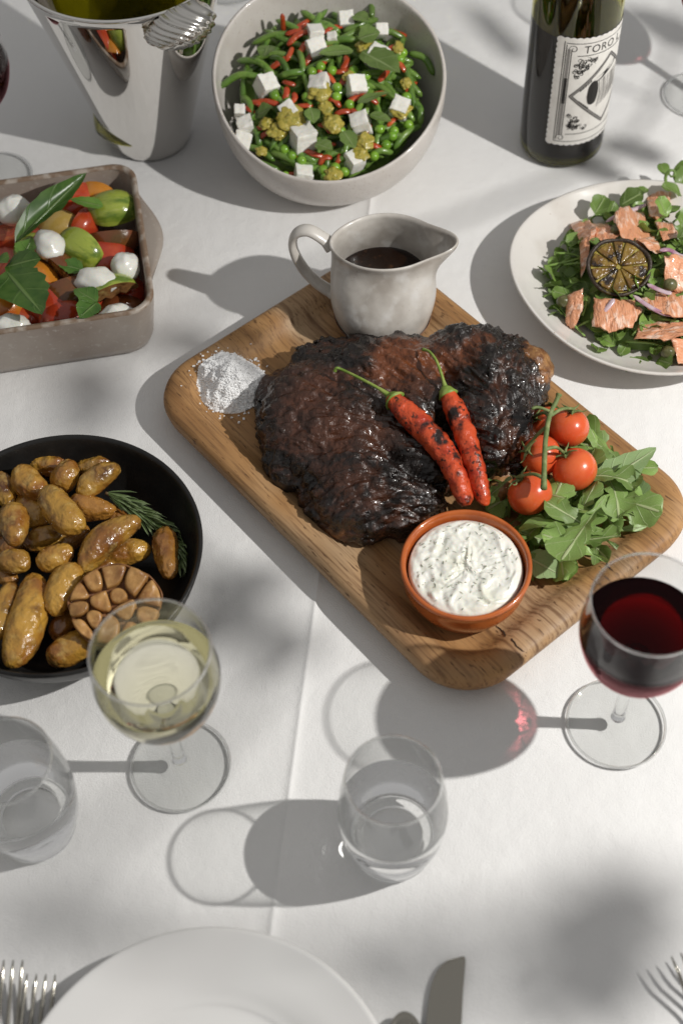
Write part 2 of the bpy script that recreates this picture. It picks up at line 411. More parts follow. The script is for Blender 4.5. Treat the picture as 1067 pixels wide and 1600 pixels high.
tumbler(T1, 'stemless water glass standing on the bare cloth between plate and board', .056)
liquid('water', T1, TB_OUT, .056, M['water'], 'clear water in the stemless glass nearest the cloth fold', 'water', .0012)
tumbler(T2, 'stemless water glass in front of the potato bowl at left edge', .060)
liquid('water', T2, TB_OUT, .060, M['water'], 'clear water in the stemless glass by the left edge', 'water', .0012)

# ---------------------------------------------------------------- silver bucket
BK = P(236, 212)
bk = thing('ice_bucket', 'tapered polished silver ice bucket with a shell handle', 'ice bucket', (BK[0], BK[1], 0))
HB, RB = .183, .086
pr = [(0, .002), (.030, .0012), (.0345, .0004), (.0365, .002)] + [(.0365+(RB-.0365)*t, .002+(HB-.002)*t) for t in np.linspace(.03, 1, 24)]
pr += [(RB+.0022, HB+.0012), (RB+.0024, HB+.003), (RB+.0008, HB+.0042), (RB-.0012, HB+.003)] + [(.0350+(RB-.0375)*t, .005+(HB-.004)*t) for t in np.linspace(1, 0, 20)] + [(0, .005)]
V, Fc = lathe(pr, 128); put('body', V+[BK[0], BK[1], 0], Fc, M['silver'], bk)
V, Fc = [], []
def shell(az):
    """scallop handle: a half dome on the wall with curved ridges"""
    V0, F0 = sphere(72, 72); out = []
    for v in V0:
        x, y, z = v[0], v[1], v[2]
        rd = 1+.040*sin(30*sqrt((x+1.15)**2+(z+.55)**2))
        out.append((x*.030*rd, max(y, -.15)*.026*rd, z*.020*rd))
    out = np.array(out); zc = HB-.012; rc = .0365+(RB-.0365)*(zc/HB)+.004
    d = np.array([cos(az), sin(az), 0]); t = np.array([-sin(az), cos(az), 0]); up = np.array([0, 0, 1])*.9+d*.3
    return BK*[1, 1, 0]+d*rc+[0, 0, zc]+out[:, :1]*t+out[:, 1:2]*d+out[:, 2:]*up, F0
for az in (-.98, pi-.98):
    V, Fc = shell(az); put('shell_handle', V, Fc, M['cast_silver'], bk)

def bottle_profile():
    o = spl([(.0, .004), (.022, .003), (.031, .0005), (.0358, .0025), (.0375, .009)], 5)
    o2 = spl([(.0375, .05), (.0375, .12), (.0375, .185), (.0355, .203), (.026, .226), (.0165, .245), (.0145, .262), (.0143, .30)], 5)
    return [tuple(p) for p in o]+[tuple(p) for p in o2]+[(.0155, .302), (.0155, .315), (.0140, .317)]
BP = bottle_profile()
BI = spl([(.0105, .316), (.0112, .262), (.0140, .244), (.0243, .2245), (.0340, .2015), (.0363, .185), (.0363, .1), (.0363, .012), (.033, .006), (.0, .0055)], 5)
def bottle(c, label, Mx=None):
    b = thing('wine_bottle', label, 'wine bottle', c)
    pr = list(BP)+[tuple(p) for p in BI]; pr[0] = (0, .004); pr[-1] = (0, .0055)
    V, Fc = lathe(pr, 96); o = obj('glass_body', mesh('glass_body', V, Fc, M['green_glass']), b)
    if Mx is not None: b.matrix_basis = Matrix.Translation(Vector(c)) @ Mx
    return b
def bottle_wine(c, label, level, Mx=None):
    zs = np.linspace(.0062, level, 24); pr = [(0, .006)]+[(inner_r(BI, z)+.0002, z) for z in zs]+[(0, level)]
    V, Fc = lathe(pr, 96); o = obj('wine', mesh('wine', V, Fc, M['dark_wine'], sharp=50), loc=c)
    if Mx is not None: o.matrix_basis = Matrix.Translation(Vector(c)) @ Mx
    return tag(o, label, 'wine')
tilt = Matrix.Rotation(radians(-13), 4, 'X') @ Matrix.Rotation(radians(6), 4, 'Y')
bottle((BK[0]-.012, BK[1]-.006, .012), 'olive green bottle leaning inside the silver ice bucket', tilt)

# ---------------------------------------------------------------- labelled bottle
BC = P(875, 222)
bt = bottle((BC[0], BC[1], .0006), 'tall olive green wine bottle with black and white stamp shaped label')
bottle_wine((BC[0], BC[1], .0006), 'dark red wine in the labelled olive green bottle', .136)
RL = .03762; PH0 = radians(-121)
def cyl(a, z, r): p = PH0+a/RL; return (BC[0]+r*cos(p), BC[1]+r*sin(p), z)
LW, LH, LZ = .100, .109, .0295
na, nzz = 100, 109
V, Fc = [], []
for i in range(nzz+1):
    z = LH*i/nzz
    for j in range(na+1):
        a = LW*j/na; aa, zz = a, z
        if j == 0: aa = a-.0011*abs(sin(pi*z/.0052))
        if j == na: aa = a+.0011*abs(sin(pi*z/.0052))
        if i == 0: zz = z-.0011*abs(sin(pi*a/.0052))
        if i == nzz: zz = z+.0011*abs(sin(pi*a/.0052))
        V.append(cyl(aa, LZ+zz, RL+.0002))
Fc = [(i*(na+1)+j, i*(na+1)+j+1, (i+1)*(na+1)+j+1, (i+1)*(na+1)+j) for i in range(nzz) for j in range(na)]
lab = put('label', V, Fc, M['paper'], bt)
ink, grey = [], []
def ribbon(pts, w, out, lift=.0004, taper=False):
    pts = np.asarray(pts, float); T = np.gradient(pts, axis=0); T /= np.linalg.norm(T, axis=1)[:, None]+1e-12
    Nn = np.stack([-T[:, 1], T[:, 0]], 1); V = []; n = len(pts)
    for i, (p, q) in enumerate(zip(pts, Nn)):
        ww = w*(.25+.75*sin(pi*(i+.5)/n)) if taper else w
        for s in (-.5, .5): V.append(cyl(p[0]+q[0]*ww*s, LZ+p[1]+q[1]*ww*s, RL+lift))
    out.append((V, [(2*i, 2*i+1, 2*i+3, 2*i+2) for i in range(n-1)]))
def line(a, b, w, out, n=14, lift=.0004): ribbon([(a[0]+(b[0]-a[0])*t, a[1]+(b[1]-a[1])*t) for t in np.linspace(0, 1, n)], w, out, lift)
def spiral(c, r, turns, a0, w, out, sgn=1, tail=None):
    q = [(c[0]+r*t*cos(a0+sgn*turns*2*pi*t), c[1]+r*t*sin(a0+sgn*turns*2*pi*t)) for t in np.linspace(.12, 1, 30)]
    if tail is not None: q += [tail]
    ribbon(q, w, out, taper=True)
def fill(poly, out, lift=.00045):
    poly = spl(list(poly)+[poly[0]], 6)[:-1]; c = poly.mean(0)
    V = [cyl(c[0], LZ+c[1], RL+lift)]+[cyl(p[0], LZ+p[1], RL+lift) for p in poly]
    out.append((V, [(0, i+1, (i+1) % len(poly)+1) for i in range(len(poly))]))
# borders
line((.0062, .004), (.0062, .106), .0006, ink); line((.0080, .006), (.0080, .103), .0006, ink)
line((.0102, .010), (.0102, .099), .0022, grey); line((.0102, .044), (.0102, .070), .0026, ink, lift=.00046)
line((.0124, .010), (.0124, .099), .0006, ink)
line((.0075, .1045), (.096, .1045), .0006, ink, 40); line((.0175, .0925), (.096, .0925), .0007, ink, 40)
line((.0062, .0035), (.096, .0035), .0006, ink, 40); line((.0155, .0115), (.096, .0115), .0007, ink, 40)
for (cx_, cz_) in ((.0138, .0990), (.0112, .0075)):
    spiral((cx_, cz_), .0042, 1.6, 0, .0006, ink)
# diamond frame
dm = [(.0145, .052), (.050, .088), (.0855, .052), (.050, .016), (.0145, .052)]
for k, (ww, sc, out) in enumerate(((.0026, .97, grey), (.0006, 1.0, ink), (.0006, .92, ink))):
    cxx = np.array([.050, .052])
    for a, b in zip(dm[:-1], dm[1:]): line(cxx+(np.array(a)-cxx)*sc, cxx+(np.array(b)-cxx)*sc, ww, out, 16, .0004+.00003*k)
# corner ornaments: curls
rr = random.Random(4)
for (tri) in (((.016, .088), (.038, .089), (.016, .066)), ((.016, .016), (.036, .015), (.016, .039))):
    A_, B_, C_ = [np.array(t) for t in tri]
    for k in range(40):
        u, v = rr.random(), rr.random()
        if u+v > .92: u, v = .92-u*.9, .92-v*.9
        if u+v > .95: continue
        p = A_+(B_-A_)*u+(C_-A_)*v
        spiral(p, rr.uniform(.0012, .0026), rr.uniform(.7, 1.3), rr.uniform(0, 6.28), rr.uniform(.0006, .0011), ink, rr.choice((-1, 1)), (p[0]+rr.uniform(-.003, .003), p[1]+rr.uniform(-.003, .003)))
# bull head: dark cheek, horn, light grey muzzle strokes
fill([(.0300, .050), (.0310, .060), (.0345, .0645), (.0390, .0625), (.0405, .053), (.0390, .043), (.0350, .0405), (.0315, .043)], ink)
fill([(.0335, .0640), (.042, .0690), (.052, .0745), (.0585, .0775), (.0570, .0735), (.046, .0665), (.038, .0628)], ink)
for k in range(16):
    x = .041+.0016*k; ribbon([(x, .036+.0006*k), (x+.0015, .050), (x-.0005+.001*sin(k), .064+.0003*k)], .0006 if k % 3 else .0011, grey, taper=True)
for k in range(5):
    line((.0235+.002*k, .0565+.0019*k), (.0248+.002*k, .0585+.0019*k), .0011, ink, 3); line((.0235+.002*k, .0465-.0019*k), (.0248+.002*k, .0445-.0019*k), .0011, ink, 3)
# lettering
def letters(text, a0, z0, h, sx=1.0):
    cu = bpy.data.curves.new('txt', 'FONT'); cu.body = text; cu.size = 1.0; cu.space_character = 1.12
    to = bpy.data.objects.new('txt', cu); COL.objects.link(to); bpy.context.view_layer.update()
    me = to.evaluated_get(bpy.context.evaluated_depsgraph_get()).to_mesh()
    V = [cyl(a0+v.co.x*h*1.38*sx, LZ+z0+v.co.y*h*1.38, RL+.00045) for v in me.vertices]; Fc = [tuple(p.vertices) for p in me.polygons]
    bpy.data.objects.remove(to); bpy.data.curves.remove(cu); ink.append((V, Fc))
letters('TORO L', .0225, .0948, .0075, .92)
Vi, Fi = join(ink); Vg, Fg = join(grey)
put('label_print', Vi, Fi, M['ink'], lab, smooth=False); put('label_shading', Vg, Fg, M['ink_grey'], lab, smooth=False)

# ---------------------------------------------------------------- crockery
def wobble(amp, k0):
    return lambda a, z: 1+amp*(sin(2*a+k0)+.6*sin(3*a+1.7*k0)+.3*sin(5*a+k0*3))
# bean salad bowl: rim on a tilted plane
SBx, SBy = .005, .992
RIMC = np.array([.005, 1.0, .090]); RIMR = .100; TAU = radians(21)
def rim_pt(a, s=1.0):
    w = RIMR*s*(1+.012*sin(3*a+.6)+.010*sin(2*a+2))
    return RIMC+np.array([w*cos(a), w*sin(a)*cos(TAU), w*sin(a)*sin(TAU)])
def bowl_fn(a, r, z, i):
    b = np.array([SBx, SBy, 0]); t, k = r, z          # r = radial share 0..1, z = height share 0..1
    e = rim_pt(a)
    q = b+(e-b)*np.array([t, t, 0])
    return (q[0], q[1], e[2]*k if k <= 1 else e[2]+(k-1)*.1)
outp = [(0, .012), (.40, .010), (.50, .0), (.545, .008), (.66, .08), (.82, .27), (.94, .56), (.985, .82)]
inp = [(.955, .985), (.945, .82), (.90, .58), (.78, .30), (.62, .14), (.35, .075), (0, .07)]
pr = [tuple(p) for p in spl(outp, 4)]+[(.992, .97), (.985, 1.0), (.972, 1.008), (.960, 1.0)]+[tuple(p) for p in spl(inp, 4)]
pr[0] = (0, .012); pr[-1] = (0, .07)
V, Fc = lathe([(max(r, 0), z) for r, z in pr], 96, bowl_fn)
tag(put('salad_bowl', V, Fc, M['speckle'], loc=(SBx, SBy, 0)), 'deep speckled cream bowl with slanted rim holding the green bean salad', 'bowl')

# black bowl
BB = np.array([-.198, .553, 0])
pr = [(0, .003), (.052, .003), (.056, .0), (.060, .0012)]+[tuple(p) for p in spl([(.064, .004), (.082, .016), (.095, .032), (.1010, .050)], 6)]+[(.1003, .0513), (.0985, .0510)]+[tuple(p) for p in spl([(.0972, .049), (.0905, .032), (.077, .0165), (.055, .0105), (0, .009)], 6)]
pr[-1] = (0, .009)
V, Fc = lathe(pr, 112); tag(put('serving_bowl', V+BB, Fc, M['black'], loc=BB), 'wide matt black bowl of roast potatoes', 'bowl')

# salmon plate
SP = np.array([.258, .815, 0])
def plate_fn(a, r, z, i):
    k = 1+.016*sin(2*a+2.2)+.012*sin(3*a+.3)+.006*sin(5*a)
    return (SP[0]+r*k*cos(a), SP[1]+r*k*sin(a), z*(1+.10*sin(2*a+.8)*(r > .08)))
pr = [(0, .004), (.055, .003), (.058, .0), (.062, .0005)]+[tuple(p) for p in spl([(.066, .004), (.085, .011), (.102, .020), (.111, .0290)], 6)]+[(.1108, .0305), (.1092, .0306)]+[tuple(p) for p in spl([(.1075, .0292), (.098, .0225), (.082, .0145), (.062, .0095), (0, .009)], 6)]
pr[-1] = (0, .009)
V, Fc = lathe(pr, 112, plate_fn); tag(put('salmon_plate', V, Fc, M['cream'], loc=SP), 'uneven cream glazed plate of salmon salad', 'plate')

# dinner plate
DP = np.array([-.093, .179, 0])
pr = [(0, .002), (.062, .002), (.065, .0), (.068, .001)]+[tuple(p) for p in spl([(.072, .004), (.085, .010), (.100, .0145), (.1130, .0185)], 6)]+[(.1133, .0196), (.1122, .0203)]+[tuple(p) for p in spl([(.110, .0198), (.099, .0172), (.089, .0148), (.081, .0122), (.072, .0086), (.060, .0064), (0, .006)], 6)]
pr[-1] = (0, .006)
V, Fc = lathe(pr, 128); tag(put('dinner_plate', V+DP, Fc, M['plate'], loc=DP), 'empty white porcelain dinner plate at the front edge', 'plate')

# tomato dish
TA = radians(8.5); TX = np.array([cos(TA), sin(TA), 0]); TY = np.array([-sin(TA), cos(TA), 0]); TCn = np.array([-.2786, .838, 0])
def rrect(hx, hy, r, n=8):
    out = []
    for (sx_, sy_, a0) in ((1, 1, 0), (-1, 1, pi/2), (-1, -1, pi), (1, -1, 3*pi/2)):
        for k in range(n+1):
            a = a0+pi/2*k/n; out.append((sx_*(hx-r)+r*cos(a), sy_*(hy-r)+r*sin(a)))
    return np.array(out)
def loft(levels, X, Y, C, n=8, fn=None):
    """levels: (hx, hy, r, z); first and last are capped"""
    V, Fc = [], []; m = 4*(n+1)
    for (hx, hy, r, z) in levels:
        for p in rrect(hx, hy, r, n):
            zz = z if fn is None else fn(p, z)
            V.append(C+X*p[0]+Y*p[1]+np.array([0, 0, zz]))
    for i in range(len(levels)-1):
        for k in range(m): Fc.append((i*m+k, i*m+(k+1) % m, (i+1)*m+(k+1) % m, (i+1)*m+k))
    Fc.append(tuple(range(m-1, -1, -1))); Fc.append(tuple(range((len(levels)-1)*m, len(levels)*m)))
    return np.array(V), Fc
dish = thing('baking_dish', 'rectangular taupe stoneware dish of tomato salad with lug handles', 'dish', TCn)
lv = [(.119, .0765, .018, .001), (.122, .0795, .020, .0025), (.1245, .082, .021, .010), (.1285, .086, .022, .040), (.130, .0875, .022, .0535), (.1298, .0873, .022, .0555), (.1285, .086, .021, .0565), (.1262, .0837, .019, .0560), (.1250, .0825, .018, .0535), (.1225, .080, .018, .030), (.119, .0765, .018, .013), (.113, .0705, .015, .009)]
V, Fc = loft(lv, TX, TY, TCn, 9, lambda p, z: z+.0009*sin(p[0]*40+1)*(z > .05)); put('body', V, Fc, M['taupe'], dish)
rimlv = [(.1301, .0876, .022, .0545), (.1299, .0874, .022, .0562), (.1285, .086, .021, .0571), (.1262, .0837, .019, .0567), (.1249, .0824, .018, .0548)]
V, Fc = loft(rimlv, TX, TY, TCn, 9, lambda p, z: z+.0009*sin(p[0]*40+1)); put('rim', V, Fc[:-2], M['rim_brown'], dish)
for sg in (1, -1):
    V, Fc = [], []; n_ = 24
    for k in range(n_+1):
        y = -.058+.116*k/n_; t = y/.058; ext = .0165*(cos(t*pi/2)**1.5)+.0005
        for (x, z) in ((.1275, .053), (.1275+ext*.6, .0535), (.1275+ext*.95, .0530), (.1275+ext, .0505), (.1275+ext*.92, .048), (.1275+ext*.5, .0465), (.1275, .044)):
            V.append(TCn+TX*x*sg+TY*y+np.array([0, 0, z]))
    for k in range(n_):
        for j in range(6): Fc.append((k*7+j, k*7+j+1, k*7+8+j, k*7+7+j))
    put('handle', V, Fc, M['taupe'], dish)
# ---------------------------------------------------------------- wooden board
def woodmat():
    m = bpy.data.materials.new('mango_wood'); m.use_nodes = True; N = m.node_tree.nodes; L = m.node_tree.links; b = N['Principled BSDF']
    tc = N.new('ShaderNodeTexCoord')
    def nt(sc, scale, det, dist=0.0):
        mp = N.new('ShaderNodeMapping'); mp.inputs['Scale'].default_value = sc; L.new(tc.outputs['Object'], mp.inputs[0])
        t = N.new('ShaderNodeTexNoise'); t.inputs['Scale'].default_value = scale; t.inputs['Detail'].default_value = det; t.inputs['Distortion'].default_value = dist
        L.new(mp.outputs[0], t.inputs['Vector']); return t.outputs['Fac']
    def mr(x, lo, hi, a=0., c=1.):
        n = N.new('ShaderNodeMapRange'); n.inputs[1].default_value = lo; n.inputs[2].default_value = hi; n.inputs[3].default_value = a; n.inputs[4].default_value = c
        L.new(x, n.inputs[0]); return n.outputs[0]
    def mix(f, a, c):
        n = N.new('ShaderNodeMix'); n.data_type = 'RGBA'; L.new(f, n.inputs[0])
        for i, x in ((6, a), (7, c)):
            if isinstance(x, tuple): n.inputs[i].default_value = (*x, 1)
            else: L.new(x, n.inputs[i])
        return n.outputs[2]
    c = mix(mr(nt((2.2, 16, 6), 3, 4, .6), .35, .68), (.44, .245, .10), (.27, .135, .05))
    c = mix(mr(nt((1.2, 5, 3), 4, 2, .4), .45, .68), c, (.43, .30, .18))
    st = nt((1.3, 30, 8), 3.5, 5, 1.2); c = mix(mr(st, .58, .70, 0, .78), c, (.12, .055, .024))
    fb = nt((4, 85, 40), 6, 4); c = mix(mr(fb, .48, .71, 0, .72), c, (.15, .075, .032))
    fl = nt((11, 62, 40), 9, 2); c = mix(mr(fl, .63, .72, 0, .85), c, (.085, .04, .018))
    L.new(c, b.inputs['Base Color']); b.inputs['Roughness'].default_value = .55; b.inputs['Specular IOR Level'].default_value = .35
    bp = N.new('ShaderNodeBump'); bp.inputs['Distance'].default_value = .0006; bp.inputs['Strength'].default_value = .8; L.new(fb, bp.inputs['Height'])
    L.new(bp.outputs[0], b.inputs['Normal']); return m
M['wood'] = woodmat()
M['crack'] = mat('dark_split_wood', (.025, .012, .006), .9, rnd=False)
BA = radians(-51.93); BO = np.array([.0578, .6514, 0]); BX = np.array([cos(BA), sin(BA), 0]); BY = np.array([-sin(BA), cos(BA), 0])
BHX, BHY, BR = .1842, .1232, .0455
def bz(p):
    q = np.asarray(p)[:2]-BO[:2]; x, y = abs(q@BX[:2]), abs(q@BY[:2])
    dx, dy = x-(BHX-BR), y-(BHY-BR)
    d = BR-sqrt(max(dx, 0)**2+max(dy, 0)**2) if max(dx, dy) > 0 else BR-max(dx, dy)
    return float(np.interp(d, [.0, .005, .013, .016, .029, .034], [.019, .0240, .0244, .0239, .0148, .0138]))
FL = .0138
lv = []
for (ins, z) in ((.014, .0016), (.007, .0035), (.0015, .010), (0, .0175), (.0012, .0212), (.0045, .0239), (.009, .0244), (.013, .0244), (.0155, .0239), (.019, .0232), (.0245, .0180), (.029, .0149), (.033, .0139), (.040, .0138)):
    lv.append((BHX-ins, BHY-ins, max(.010, BR-ins*.85), z))
V, Fc = loft(lv, np.array([1., 0, 0]), np.array([0, 1., 0]), np.zeros(3), 14)
brd = obj('serving_board', mesh('serving_board', V, Fc, M['wood'], sharp=40), loc=BO, M=rotz(BA))
tag(brd, 'brown wooden serving board with raised rounded rim carrying the charred roast', 'serving board')
for pts in (((768, 972), (778, 981), (786, 985), (790, 994), (799, 999), (806, 1010), (815, 1017), (822, 1020)), ((934, 875), (941, 877), (948, 882), (952, 888), (957, 893))):
    path = []
    for (x, y) in pts:
        p = P(x, y, .02); p = P(x, y, bz(p)); p = P(x, y, bz(p)); path.append([p[0], p[1], bz(p)+.0005])
    path = np.array(path); q = np.concatenate([np.linspace(a, b, 5, endpoint=False) for a, b in zip(path[:-1], path[1:])]+[path[-1:]])
    q[:, 2] = [bz(p)+.0005 for p in q]; q[:, :2] += rng.normal(0, .0003, (len(q), 2))
    w = .00055*np.sin(np.linspace(.25, 2.9, len(q)))
    V = []; T = np.gradient(q, axis=0)
    for p, t, ww in zip(q, T, w):
        s = np.array([-t[1], t[0], 0]); s /= np.linalg.norm(s); V += [p-s*ww, p+s*ww]
    V = np.array(V)-BO; R = np.array([[BX[0], BX[1], 0], [BY[0], BY[1], 0], [0, 0, 1]]); V = V@R.T
    o = bpy.data.objects.new('crack', mesh('crack', V, [(2*i, 2*i+1, 2*i+3, 2*i+2) for i in range(len(q)-1)], M['crack'])); COL.objects.link(o); o.parent = brd

# ---------------------------------------------------------------- charred roast
def sm(e0, e1, x): t = np.clip((x-e0)/(e1-e0), 0, 1); return t*t*(3-2*t)
M['meat'] = mat('charred_meat', (1, 1, 1), .34, attr=True, rnd=False, rough_n=(120, .16, .46), bumps=[(700, .0005, 3), (190, .0020, 5)], spec=.6, coat=.35)
M['bone'] = mat('roasted_bone', (.30, .15, .055), .38, layers=[(120, (.12, .045, .015), .42, .62, 4), (300, (.45, .27, .12), .6, .75, 3)], bumps=[(220, .0015, 4)], coat=.3)
ell = [  # (px, py, z, rx, ry, rz, turn)
 (532, 655, .031, .060, .062, .031, 0), (592, 735, .030, .057, .058, .031, -.4), (455, 642, .020, .028, .048, .015, 0),
 (622, 602, .034, .062, .043, .032, 0), (556, 588, .026, .058, .038, .023, 0), (632, 797, .022, .030, .024, .018, .3),
 (478, 712, .022, .032, .032, .018, 0), (535, 775, .021, .036, .030, .017, -.4), (660, 650, .036, .030, .042, .033, 0), (560, 785, .021, .040, .036, .018, -.5),
 (762, 600, .040, .036, .042, .036, 0), (768, 655, .038, .032, .050, .032, 0), (780, 690, .030, .024, .036, .025, .1), (725, 572, .040, .044, .032, .031, 0),
 (812, 585, .037, .020, .033, .024, .2)]
S0 = sphere(40, 24); parts = []
for (x, y, z, a, b, c, t) in ell:
    p = P(x, y, z); v = S0[0]*np.array([a, b, c]); v = np.stack([v[:, 0]*cos(t)-v[:, 1]*sin(t), v[:, 0]*sin(t)+v[:, 1]*cos(t), v[:, 2]], 1); parts.append((v+p, S0[1]))
V, Fc = join(parts); V[:, 2] = np.maximum(V[:, 2], FL+.0005)
tmp = obj('tmp', mesh('tmp', V, Fc, M['meat']), loc=(0, 0, 0))
md = tmp.modifiers.new('r', 'REMESH'); md.mode = 'VOXEL'; md.voxel_size = .00125
ms = tmp.modifiers.new('s', 'SMOOTH'); ms.factor = .5; ms.iterations = 14
bpy.context.view_layer.update()
me = bpy.data.meshes.new_from_object(tmp.evaluated_get(bpy.context.evaluated_depsgraph_get()))
nv = len(me.vertices); co = np.zeros(nv*3, 'f'); me.vertices.foreach_get('co', co); co = co.reshape(-1, 3).astype(float)
no = np.zeros(nv*3, 'f'); me.vertices.foreach_get('normal', no); no = no.reshape(-1, 3).astype(float)
Fm = [tuple(p.vertices) for p in me.polygons]; bpy.data.objects.remove(tmp)
char = np.array([.0095, .0056, .0042]); brown = np.array([.056, .0175, .0068]); red = np.array([.16, .045, .012]); tan = np.array([.36, .15, .045]); ash = np.array([.022, .016, .013])
spots = [(592, 690, .062, .0105, 'cav'), (470, 610, .06, .030, 'brown'), (500, 640, .08, .036, 'brown'), (615, 572, .07, .026, 'red'), (655, 565, .07, .020, 'red'), (690, 575, .07, .012, 'red'), (830, 575, .055, .017, 'tan'), (745, 562, .075, .015, 'red'), (668, 760, .04, .012, 'tan'), (560, 650, .085, .03, 'brown'), (800, 640, .055, .013, 'tan'), (540, 820, .025, .012, 'tan'), (640, 610, .085, .018, 'brown')]
spw = [(P(x, y, z*.78), r, k) for (x, y, z, r, k) in spots]
# deep folds: polylines in the photo at height z
folds = [([(588, 645, .085), (640, 700, .075), (690, 745, .05)], .0085, .014), ([(700, 640, .07), (712, 700, .05), (722, 760, .035)], .011, .018), ([(655, 548, .06), (665, 590, .085), (690, 625, .075)], .005, .006), ([(600, 770, .06), (650, 745, .055), (690, 765, .03)], .006, .007), ([(505, 580, .075), (560, 615, .088), (600, 640, .09)], .0045, .004), ([(780, 560, .07), (790, 600, .08), (770, 640, .075)], .005, .005), ([(440, 700, .05), (520, 760, .055), (600, 810, .04)], .005, .003)]
fw = []
for pts, r, d in folds:
    q = spl([P(*p) for p in pts], 8); fw.append((q*[1, 1, .78], r, d))
disp = np.zeros(nv); colr = np.zeros((nv, 3))
for i in range(nv):
    p = co[i]
    # fibre direction: fanning round the shoulder on the left mass, upright on the shank
    w1 = noise.noise(Vector(p*30)); w2 = noise.noise(Vector(p*30+np.array([5, 1, 2])))
    if p[0] < .112:
        an_ = math.atan2(p[1]-.60, p[0]-.16); rad_ = sqrt((p[0]-.16)**2+(p[1]-.60)**2)
        f = Vector((an_*22+w1*.9, rad_*34+w2*.8, p[2]*60))
    else: f = Vector((p[0]*150+w1*1.5, p[1]*38+w2*1.2, p[2]*60))
    fib = noise.fractal(f, 1.0, 2.0, 4); f2 = noise.noise(f*2.3)
    big = noise.fractal(Vector(p*34), 1.0, 2.1, 3)
    crk = max(0, 1-abs(noise.noise(Vector((f.x*.55, f.y*.8, f.z*.6))))*7); vd = noise.voronoi(Vector((f.x*.9+w2, f.y*1.1+w1, f.z*.8)))[0]; edge = min(1., (vd[1]-vd[0])*4); fine = noise.fractal(Vector(p*240), .9, 2.0, 3)
    d = .0026*fib+.0026*big+.0008*f2-.0016*crk+.0009*fine+.0016*edge*float(sm(-.15, .2, w1+big*.5))
    crust = max(0., noise.noise(Vector(p*60+7))-.02)*(1 if p[0] > .112 else .6); d += .0036*crust+.0008*crust*noise.noise(Vector(p*300))*3
    cw = .20-crust*2.2-big*.35+w1*.35+fine*.3+.30*(1-edge)-.1*fib
    for q, r, dep in fw:
        dd = np.sqrt(((q-p)**2).sum(1)).min()
        if dd < r*2.4: g = exp(-(dd/r)**2*1.6); d -= dep*g; cw -= .5*g
    t = sm(.10, .66, cw); c = char*(1-t)+brown*t
    t2 = sm(.45, .9, fine*.7+fib*.4); c = c*(1-.45*t2)+ash*.45*t2
    for s, r, k in spw:
        dd = sqrt(((s-p)**2).sum())
        if dd < r*1.5:
            g = float(sm(1.25, .55, dd/r+.55*big+.3*fine))
            if k == 'cav': gg = float(sm(1.3, .7, dd/r)); d = d*(1-.7*gg)-.003*gg; c = c*(1-gg)+(red*1.5*(1-.35*max(0, big)))*gg
            elif k == 'red': c = c*(1-g*.85)+red*g*.85
            elif k == 'tan': c = c*(1-g)+tan*g; d *= 1-.5*g
            else: c = c*(1-g*.45)+brown*1.5*g*.45
    disp[i] = d; colr[i] = np.maximum(c, .004)
co2 = co+no*disp[:, None]; co2[:, 2] = np.maximum(co2[:, 2], FL+.0004)
rc = P(600, 690, FL); rc[2] = FL
roast = thing('roast', 'charred dark brown roast joint with crusted skin lying on the wooden board', 'roast meat', rc)
put('meat', co2, Fm, M['meat'], roast, col=colr)
# loose crust: small burnt chips standing off the surface
chip = []; cand = np.where((colr[:, 0] < .022) & (co2[:, 2] > .022))[0]
for i in rng.choice(cand, 420):
    p, n_ = co2[i], no[i]; s_ = abs(rng.normal(.0007, .0006))+.0005
    B_ = np.array(basis(rng.normal(size=3), n_+rng.normal(0, .15, 3)).to_3x3()); v = np.array([(-1, -.6, -.3), (1, -.7, -.2), (.8, .7, -.3), (-.8, .8, -.2), (-.5, -.2, .45), (.6, .1, .55)])*rng.uniform(.6, 1.2, (6, 3))*[s_*1.5, s_, s_*.8]
    chip.append((v@B_.T+p, [(0, 3, 2, 1), (0, 1, 5, 4), (1, 2, 5), (2, 3, 4, 5), (3, 0, 4)]))
V, Fc = join(chip); M['crust'] = mat('burnt_crust', (.010, .006, .0045), .38, layers=[(300, (.030, .012, .006), .5, .7, 3)], coat=.25, rnd=False); tag(put('burnt_crust', V, Fc, M['crust'], roast), kind='stuff')
from mathutils.bvhtree import BVHTree
MBVH = BVHTree.FromPolygons([tuple(v) for v in co2], Fm)
def on_meat(px, py, zmin, r):
    """centre of a round body of radius r lying on the roast, seen at a photo pixel"""
    d = CF + CR*(px-533.5)/F + CU*(800-py)/F; d /= np.linalg.norm(d)
    h = MBVH.ray_cast(Vector(CC), Vector(d)); z = zmin
    if h[0] is not None: z = max(zmin, h[0].z+r*.85)
    return z
def lump(path, rad, amp, sc, seg=14):
    V, Fc = tube(spl(path, 7), np.interp(np.linspace(0, 1, (len(path)-1)*7+1), np.linspace(0, 1, len(rad)), rad), seg)
    c = V.mean(0); return np.array([v+(v-c)/(np.linalg.norm(v-c)+1e-9)*amp*nz(v, sc) for v in V]), Fc
V, Fc = lump([P(797, 690, .034), P(791, 715, .030), P(783, 745, .027), P(775, 776, .024), P(773, 784, .022)], [.010, .0095, .009, .0088, .003], .003, 90); put('bone', V, Fc, M['bone'], roast)
V, Fc = lump([P(640, 777, .030), P(655, 774, .029), P(668, 780, .026), P(676, 791, .022)], [.007, .010, .009, .003], .005, 120); put('bone', V, Fc, M['bone'], roast)
V, Fc = lump([P(812, 556, .046), P(826, 564, .046), P(837, 582, .044), P(836, 606, .040)], [.009, .013, .013, .006], .004, 70); put('bone', V, Fc, M['bone'], roast)

